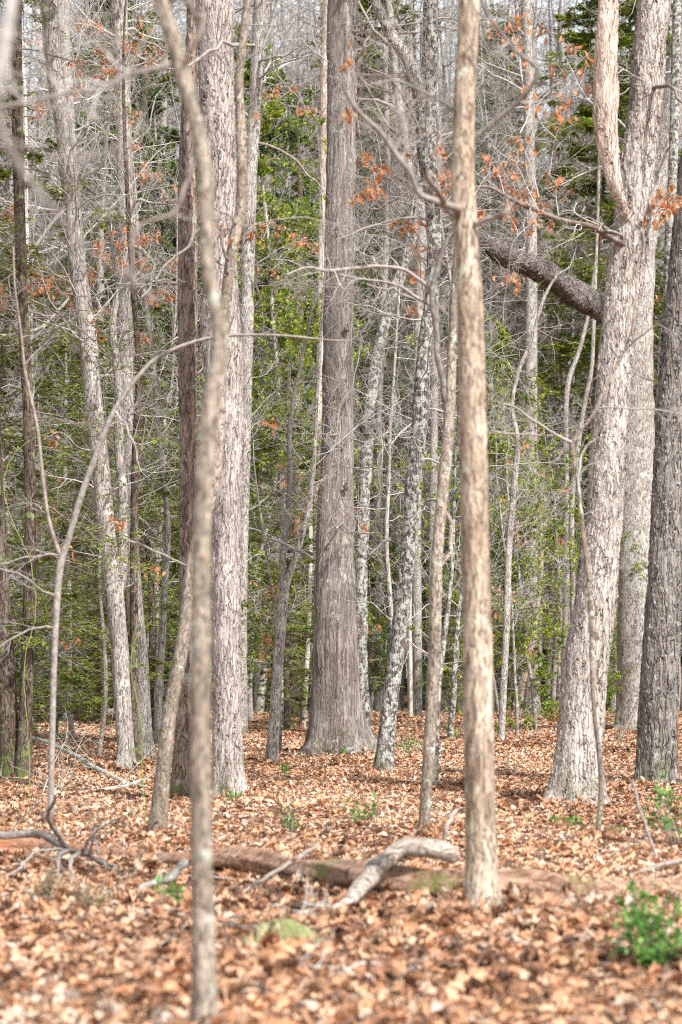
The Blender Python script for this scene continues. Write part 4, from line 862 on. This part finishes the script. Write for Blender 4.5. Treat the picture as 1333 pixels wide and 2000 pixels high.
def make_far():
    """the far-off wood that closes the view: trunks, twigs and dark evergreens reading as one mass"""
    rng = np.random.default_rng(9); a = Acc()
    N = 640; y = rng.uniform(108, 185, N); x = rng.uniform(-1, 1, N) * (.142 * y + 9); z = gz(x, y); h = rng.uniform(30, 46, N)
    K = 10; t = np.linspace(0, 1, K); p = np.empty((N, K, 3)); lean = rng.normal(0, .035, (N, 2)); wb = rng.normal(0, .18, (N, K, 2)).cumsum(1) * .5
    p[..., 0] = x[:, None] + lean[:, :1] * h[:, None] * t + wb[..., 0] * t; p[..., 1] = y[:, None] + lean[:, 1:] * h[:, None] * t + wb[..., 1] * t
    p[..., 2] = z[:, None] - .3 + (h[:, None] + .3) * t
    rad = rng.uniform(.05, .2, N)[:, None] * (1 - .8 * t)
    m = rng.integers(0, 3, N)
    for q in range(3): tubes(a, p[m == q], rad[m == q], 7, q)
    st, dr, L, r = spawn(p, rad, rng.uniform(5, 9, N), 40, rng, t0=.12, rr=.35, ratio=(.2, .6)); 
    b = Acc(); twigs(b, st, dr, L, np.minimum(r, .035), (6,), rng, K=(6, 4), sides=(3, 3), rmin=.008, up=.05)
    for v, f in zip(b.v, b.f): pass
    a.add(np.concatenate(b.v), np.concatenate(b.f), 3)
    # evergreen crowns
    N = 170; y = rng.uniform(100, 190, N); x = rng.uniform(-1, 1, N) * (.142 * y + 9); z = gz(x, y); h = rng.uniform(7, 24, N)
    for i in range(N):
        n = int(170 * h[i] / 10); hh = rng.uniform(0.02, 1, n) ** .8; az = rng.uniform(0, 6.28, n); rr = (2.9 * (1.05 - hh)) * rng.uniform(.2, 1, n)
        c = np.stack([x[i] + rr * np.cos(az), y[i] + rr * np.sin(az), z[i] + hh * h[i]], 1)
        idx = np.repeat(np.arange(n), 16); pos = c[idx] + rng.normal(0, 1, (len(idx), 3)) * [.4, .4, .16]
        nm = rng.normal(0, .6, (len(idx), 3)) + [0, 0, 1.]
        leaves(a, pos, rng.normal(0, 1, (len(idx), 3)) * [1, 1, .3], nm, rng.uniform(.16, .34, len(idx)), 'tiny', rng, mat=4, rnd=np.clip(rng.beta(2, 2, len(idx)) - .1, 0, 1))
    tag(a.build('distant_woods', [M['grey'], M['dark'], M['pale'], M['twigd'], M['darkgreen']]), 'far-off wood of bare trunks and dark evergreens closing the view', 'woods', kind='stuff')  # far twigs and needles coloured dark; the wood's inner shade is in the colour
make_far()

# ------------------------------------------------------------------ things lying and growing on the ground
def gpt(px, py):
    d = base_at(px, py); a, b, c = ray(px, py); x = a * d / b; return np.array([x, d, float(gz(x, d))])
def lying(name, label, cat, pts, mat, lift=.35, sides=14, rough=.2, seed=0, subs=(), part='log', arch=None, group=None, n=70, tw=0, jit=.012, twl=.25):
    """a log, limb or stick resting on the leaves; rows are x, y, width in the photograph, y where it meets the ground"""
    rng = np.random.default_rng(seed + 900); rows = []
    for i, p in enumerate(pts):
        g = gpt(p[0], p[1]); r = p[2] / 2 * g[1] / F; up = p[3] if len(p) > 3 else 0.
        rows.append([g[0], g[1], g[2] + r * (1 - lift) + up + .012, r])
    sp = spline(rows, n); kk = 14; J = rng.normal(0, jit, (kk, 3)); tt = np.linspace(0, kk - 1, n); f = np.minimum(tt.astype(int), kk - 2); fr = (tt - f)[:, None]
    sp[:, :3] += (J[f] * (1 - fr) + J[f + 1] * fr) * np.minimum(1, sp[:, 3:4] / .03)
    mid = sp[n // 2, :3].copy(); mid[2] = float(gz(mid[0], mid[1]))
    ro = root(name, mid, label, cat, group); a = Acc()
    if pts[0][2] > 10 and len(pts) < 11:
        for q in sp[::6]:
            if q[2] - q[3] - gz(q[0], q[1]) < .06: BASES.append((q[0], q[1], q[3] * .8))
    endr = sp[:, 3] * np.minimum(1, np.minimum(np.arange(n) + .6, n - np.arange(n) - .4) / 2)
    tubes(a, sp[None, :, :3], endr[None], sides, rough=rough, rng=rng); a.build(part, mat, ro, mid)
    for sb in subs:
        w_ = np.array([list(P(x, y, sb['d0'] + (sb['d1'] - sb['d0']) * i / (len(sb['p']) - 1))) + [wd / 2 * sb['d0'] / F] for i, (x, y, wd) in enumerate(sb['p'])])
        j = sp[int(np.argmin(np.linalg.norm(sp[:, :3] - w_[0, :3], axis=1)))]; w_[0, :3] = j[:3]
        for r_ in w_[1:]: r_[2] = max(r_[2], float(gz(r_[0], r_[1])) + r_[3] * .5)
        q = spline(w_, 26); q[1:-1, :3] += rng.normal(0, .004, (24, 3)); b = Acc(); tubes(b, q[None, :, :3], q[None, :, 3], 8, rough=.15, rng=rng); b.build('branch', sb.get('mat', mat), ro, mid)
    if tw:
        st, dr, ll, rr = spawn(sp[None, :, :3], sp[None, :, 3], np.array([twl / .45]), tw, rng, t0=.05, ratio=(.3, .9), rr=.5)
        dr[:, 2] = np.abs(dr[:, 2]) * .6 + .05
        b = Acc(); twigs(b, st, dr, ll, np.minimum(rr, .008), (3,), rng, K=(7, 5), sides=(5, 4)); b.build('shoots', mat, ro, mid)
    return ro
lying('fallen_log', 'long rotten mossy log lying right across the foreground, reddish at its left', 'fallen log',
      [(-60, 1668, 34), (60, 1674, 34), (180, 1684, 34), (300, 1696, 34), (420, 1708, 37), (560, 1722, 41), (700, 1738, 44), (830, 1750, 41), (960, 1757, 37), (1080, 1762, 38), (1190, 1758, 34), (1290, 1750, 30), (1380, 1742, 26)], M['log'], lift=.0, sides=36, n=200, rough=.45, jit=.035)
lying('driftwood_limb', 'smooth weathered curved limb arching over the mossy log, bleached on top', 'fallen limb',
      [(590, 1800, 6, 0), (650, 1782, 14, 0), (690, 1772, 30, .0), (715, 1762, 36, .05), (740, 1752, 36, .13), (775, 1748, 38, .20), (820, 1748, 38, .23), (865, 1748, 36, .22), (893, 1750, 26, .19)], M['drift'], lift=.1, sides=24, n=90, rough=.13, tw=0)
lying('fallen_branch', 'grey forked branch piled against the left end of the mossy log', 'fallen branch',
      [(-60, 1690, 12, .20), (0, 1690, 14, .20), (60, 1692, 14, .20), (95, 1695, 16, .19), (130, 1700, 12, .14), (170, 1705, 10, .10), (230, 1712, 8, .06), (320, 1712, 6, .04)], M['limb'], lift=.2, sides=10, seed=1, tw=7, twl=.5,
      subs=[dict(d0=18.5, d1=17.6, p=[(100, 1630, 10.9), (95, 1600, 8.2), (104, 1570, 6.8), (108, 1555, 3.4)]), dict(d0=18.5, d1=17.2, p=[(110, 1635, 9.5), (118, 1670, 8.8), (112, 1700, 6.8), (116, 1730, 4.1)]),
            dict(d0=18.4, d1=17.0, p=[(130, 1640, 8.2), (140, 1680, 6.8), (145, 1715, 6.1), (165, 1735, 3.4)]), dict(d0=18.5, d1=17.3, p=[(92, 1635, 6.1), (70, 1665, 4.8), (40, 1695, 4.1), (10, 1715, 2.7)]),
            dict(d0=18.5, d1=18.0, p=[(150, 1640, 6.1), (185, 1628, 4.8), (230, 1600, 3.4), (260, 1590, 2.0)]), dict(d0=18.4, d1=17.5, p=[(160, 1615, 4.1), (185, 1640, 4.1), (195, 1670, 3.4), (210, 1695, 2.7)])])
lying('fallen_branch', 'grey curved branch in front of the mossy log, ending behind the near sapling', 'fallen branch',
      [(225, 1770, 8, .0), (270, 1755, 12, .03), (310, 1745, 15, .05), (345, 1738, 16, .09), (368, 1732, 15, .17)], M['twigl'], lift=.2, sides=10, seed=2, tw=3, twl=.35)
lying('fallen_branch', 'pale lichened branch stretching across the leaves to the brown curved sapling', 'fallen branch',
      [(-40, 1440, 5, .25), (30, 1460, 6, .25), (90, 1480, 7, .2), (150, 1500, 8, .12), (200, 1520, 9, .05), (250, 1536, 9, .0), (292, 1542, 8, 0)], M['twigl'], lift=.1, sides=8, seed=3, tw=10, twl=.9)
lying('fallen_branch', 'long white twiggy branch on the leaves below the two pale trees', 'fallen branch',
      [(30, 1560, 5), (90, 1556, 6), (150, 1552, 7), (215, 1545, 8), (262, 1535, 8), (296, 1528, 7)], M['twigl'], lift=.1, sides=8, seed=4, tw=9, twl=.7)
lying('stick', 'dark stick leaning over the mossy log at centre left', 'stick', [(475, 1752, 7, 0), (520, 1738, 8, .06), (570, 1725, 8, .13), (622, 1712, 7, .2)], M['twigb'], lift=.1, sides=8, seed=5, n=40)
lying('stick', 'grey lichened stick lying in front of the central cedar', 'stick', [(560, 1476, 5), (590, 1478, 7), (620, 1479, 7), (655, 1484, 6)], M['twigl'], lift=.1, sides=8, seed=6, n=40)
lying('stick', 'rusty brown stick leaning beside the dark furrowed trunk', 'stick', [(1208, 1450, 9, 0), (1222, 1448, 9, .22), (1236, 1446, 8, .48), (1252, 1444, 7, .8)], M['rust'], lift=.1, sides=8, seed=7, n=40, jit=.006)
lying('stick', 'dark bent stick standing up behind the end of the curved limb', 'stick', [(864, 1660, 7, 0), (872, 1660, 9, .13), (880, 1658, 10, .24), (892, 1655, 9, .30), (908, 1655, 8, .31)], M['twigb'], lift=.1, sides=8, seed=8, n=40)
lying('stick', 'thin curved stick right of the sunlit tan young tree', 'stick', [(970, 1512, 4), (995, 1505, 5, .02), (1015, 1494, 4, .03), (1040, 1478, 3, .05)], M['twigb'], lift=.1, sides=6, seed=9, n=30)
lying('stick', 'pale stick on the leaves left of the massive shaggy oak', 'stick', [(1012, 1430, 3), (1035, 1440, 4), (1060, 1452, 4), (1085, 1458, 3)], M['twigl'], lift=.1, sides=6, seed=10, n=30, tw=4, twl=.4)
lying('stick', 'pale stick on the leaves beyond the beige trunk at left', 'stick', [(178, 1392, 5, .02), (195, 1398, 6, .08), (208, 1408, 6, .05), (222, 1412, 4)], M['twigl'], lift=.1, sides=6, seed=11, n=30)
lying('stick', 'long thin branch slanting to the right edge behind the leafy green shrub', 'stick', [(1190, 1738, 6, .02), (1240, 1728, 8, .05), (1290, 1718, 8, .08), (1350, 1712, 7, .1)], M['limb'], lift=.1, sides=8, seed=12, n=40)
lying('stick', 'thin upright-leaning twig at the right edge above the leafy green shrub', 'stick', [(1290, 1690, 6, 0), (1278, 1686, 6, .10), (1262, 1682, 6, .25), (1245, 1676, 5, .45), (1238, 1672, 4, .6)], M['limb'], lift=.1, sides=6, seed=13, n=40)
lying('wood_chunk', 'broken pale log piece half buried right of the foot of the tan young tree', 'log piece', [(1008, 1775, 22), (1030, 1788, 34), (1060, 1800, 36), (1090, 1812, 40), (1112, 1818, 30)], M['drift'], lift=.5, sides=20, seed=14, n=40, rough=.35)
lying('wood_chunk', 'dark rounded stump piece just left of the tan young tree, in the leaves', 'log piece', [(885, 1548, 12), (893, 1548, 18), (902, 1548, 20), (914, 1549, 18)], M['dark'], lift=.4, sides=18, seed=15, n=30, rough=.4)
lying('wood_chunk', 'grey weathered piece of branch in the leaves below the curved limb', 'log piece', [(795, 1800, 16), (815, 1812, 24), (838, 1824, 22), (865, 1838, 10)], M['drift'], lift=.5, sides=16, seed=16, n=40, rough=.3)
lying('wood_chunk', 'flat pale slab of bark at the bottom edge beside the near sapling', 'log piece', [(262, 1982, 14), (300, 1976, 30), (340, 1970, 34), (375, 1968, 22)], M['drift'], lift=.6, sides=18, seed=17, n=40, rough=.3)
lying('wood_chunk', 'mossy greenish lump of rotten wood low in the foreground at centre', 'log piece', [(492, 1888, 40), (520, 1888, 72), (558, 1888, 78), (598, 1886, 44)], M['moss2'], lift=.25, sides=22, seed=18, n=40, rough=.35)
lying('wood_chunk', 'weathered grey branch stub at the bottom right of centre', 'log piece', [(962, 1958, 12), (985, 1950, 22), (1010, 1946, 20), (1035, 1950, 12)], M['twigb'], lift=.4, sides=12, seed=19, n=40, rough=.25)
rng = np.random.default_rng(55)
z5 = ['on the leaves in the near foreground', 'on the leaves around the mossy log', 'on the leaves between the trunks']
for i in range(72):
    py = [rng.uniform(1790, 1990), rng.uniform(1600, 1790), rng.uniform(1420, 1600)][i % 3]; px = rng.uniform(20, 1310); k = (py - 1290) / 300
    L = rng.uniform(30, 90) * k; an = rng.uniform(-.5, .5); w0 = rng.uniform(2.5, 6) * k
    pts = [(px + L * (q - .5), py + L * .35 * an * (q - .5) + rng.normal(0, 1.5 * k), w0 * (1 - .5 * q), rng.uniform(0, .03)) for q in (0, .33, .66, 1)]
    lying('fallen_twig', 'short grey fallen twig ' + z5[i % 3], 'twig', pts, M[('twig', 'twigl', 'twigb')[i % 3]], lift=.1, sides=5, seed=30 + i, n=18, group='fallen twigs ' + z5[i % 3], part='twig', tw=3 if i % 2 else 0, twl=.15)

def plantlet(name, label, cat, px, py, hgt, rad, nst, nl, size, mat, seed=0, group=None, kind='oval', stem='twigb', up=.6):
    rng = np.random.default_rng(seed + 400); g = gpt(px, py); ro = root(name, g, label, cat, group)
    az = rng.uniform(0, 6.28, nst); rr = rng.uniform(.3, 1, nst) * rad
    dr = np.stack([np.cos(az) * rr, np.sin(az) * rr, np.full(nst, hgt)], 1); st = g + np.stack([np.cos(az), np.sin(az), np.zeros(nst)], 1) * rad * .12
    a = Acc(); p, rd = grow(st, dr, np.linalg.norm(dr, axis=1) * rng.uniform(.6, 1.1, nst), np.full(nst, .0035 + hgt * .004), 8, .16, .02, rng); tubes(a, p, rd, 5)
    st2, dr2, L2, r2 = spawn(p, rd, np.linalg.norm(dr, axis=1), 4, rng, t0=.2, rr=.6); p2, rd2 = grow(st2, dr2, L2 * .7, r2, 6, .15, .02, rng); tubes(a, p2, np.maximum(rd2, .0012), 4); a.build('stems', M[stem], ro, g)
    b = Acc()
    for Q, m in ((p, nl), (p2, nl)):
        N, K, _ = Q.shape; idx = np.repeat(np.arange(N), m); t = rng.uniform(.3, 1, len(idx)) * (K - 1); k = np.minimum(t.astype(int), K - 2); f = (t - k)[:, None]
        pos = Q[idx, k] * (1 - f) + Q[idx, k + 1] * f; tg = nrm(Q[idx, k + 1] - Q[idx, k])
        leaves(b, pos, tg * .5 + rng.normal(0, .6, pos.shape), rng.normal(0, .4, pos.shape) + [0, 0, 1.], rng.uniform(size * .6, size * 1.1, len(pos)), kind, rng, width=1.25)
    b.build('foliage', M[mat], ro, g); return ro
plantlet('shrub', 'vivid green leafy shrub at the right edge of the foreground', 'shrub', 1315, 1885, .38, .5, 26, 6, .05, 'seed', 1)
plantlet('shrub', 'small green seedling low at the right edge, under the vivid green shrub', 'shrub', 1268, 1900, .10, .12, 6, 4, .05, 'seed', 2)
plantlet('shrub', 'green leafy sprig at the right edge beside the dark furrowed trunk', 'shrub', 1325, 1655, .5, .45, 14, 4, .055, 'seed', 3)
G_ = 'small green seedlings in the leaf litter'
for i, (lab, x, y, h, r, ns) in enumerate((('green seedling patch left of the forked stem, beyond the mossy log', 715, 1612, .22, .34, 9), ('green plant behind the foot of the slanting lichen-flecked tree', 792, 1478, .45, .35, 10), ('light green plant at the right foot of the central cedar', 728, 1450, .3, .3, 7),
        ('yellow-green plant in the leaves before the long mossy log, near the near sapling', 318, 1775, .16, .16, 6), ('small green seedling below the small Y-forked tree', 562, 1520, .26, .12, 4), ('tiny green seedling at the front of the central cedar', 664, 1482, .14, .18, 5),
        ('green sprig at the front of the shaggy pinkish oak', 460, 1572, .16, .1, 4), ('faint green plant beneath the far pale trunk at left', 105, 1452, .4, .6, 9), ('pale green sprout beside the brown curved sapling', 565, 1640, .3, .1, 3),
        ('green sprout left of the massive shaggy oak', 1105, 1620, .12, .2, 5), ('small plant beneath the slender pale crooked tree', 880, 1445, .3, .3, 6), ('green seedling beside the sunlit tan young tree foot', 1215, 1640, .1, .12, 4))):
    plantlet('seedling', lab, 'seedling', x, y, h, r, ns, 3, .045, 'seed', 10 + i, G_)
for i, (lab, x, y, h) in enumerate((('dry brown weed left in the foreground before the fallen grey branch', 85, 1770, .26), ('dry reddish weed standing in front of the central cedar', 562, 1625, .3), ('dry grass tuft on the mossy lump in the foreground', 560, 1880, .12), ('dry weed tuft by the grey curved branch', 180, 1790, .2))):
    plantlet('weed', lab, 'weed', x, y, h, .12, 12, 4, .03, 'moss', 40 + i, 'dry weeds', kind='tiny', stem='twigb')

def vine(label, pts, d, seed):
    rng = np.random.default_rng(seed); w_ = pixpath([(x, y, q * .6) for x, y, q in pts], d); b = w_[0, :3].copy(); b[2] = float(gz(b[0], b[1])); ro = root('vine', b, label, 'vine')
    sp = spline(w_, 60); sp[:, :3] += rng.normal(0, .004, (60, 3)); a = Acc(); tubes(a, sp[None, :, :3], sp[None, :, 3], 6); a.build('stem', M['seedstem'], ro, b)
    st, dr, ll, rr = spawn(sp[None, :, :3], sp[None, :, 3], np.array([.6]), 8, rng, ratio=(.2, .6)); a = Acc(); p, r_ = grow(st, dr, ll, np.maximum(rr, .0015), 7, .25, .02, rng); tubes(a, p, r_, 4); a.build('tendrils', M['seedstem'], ro, b)
M['seedstem'] = twigmat('green_vine_stem', (.10, .15, .03), (.24, .30, .07))
vine('green briar vine rising past the foot of the two pale trees', [(288, 1655, 3), (284, 1600, 3), (278, 1500, 3), (277, 1420, 3), (268, 1370, 3), (258, 1320, 3), (257, 1280, 3), (270, 1240, 3), (298, 1215, 2)], base_at(288, 1640), 1)
vine('green briar vine looping at the far left edge over the dark pair of trunks', [(60, 1560, 3), (56, 1450, 3), (48, 1300, 3), (70, 1200, 3), (60, 1100, 3), (30, 1030, 3), (8, 960, 3), (20, 900, 3), (60, 860, 2), (110, 840, 2)], 27., 2)
make_litter()
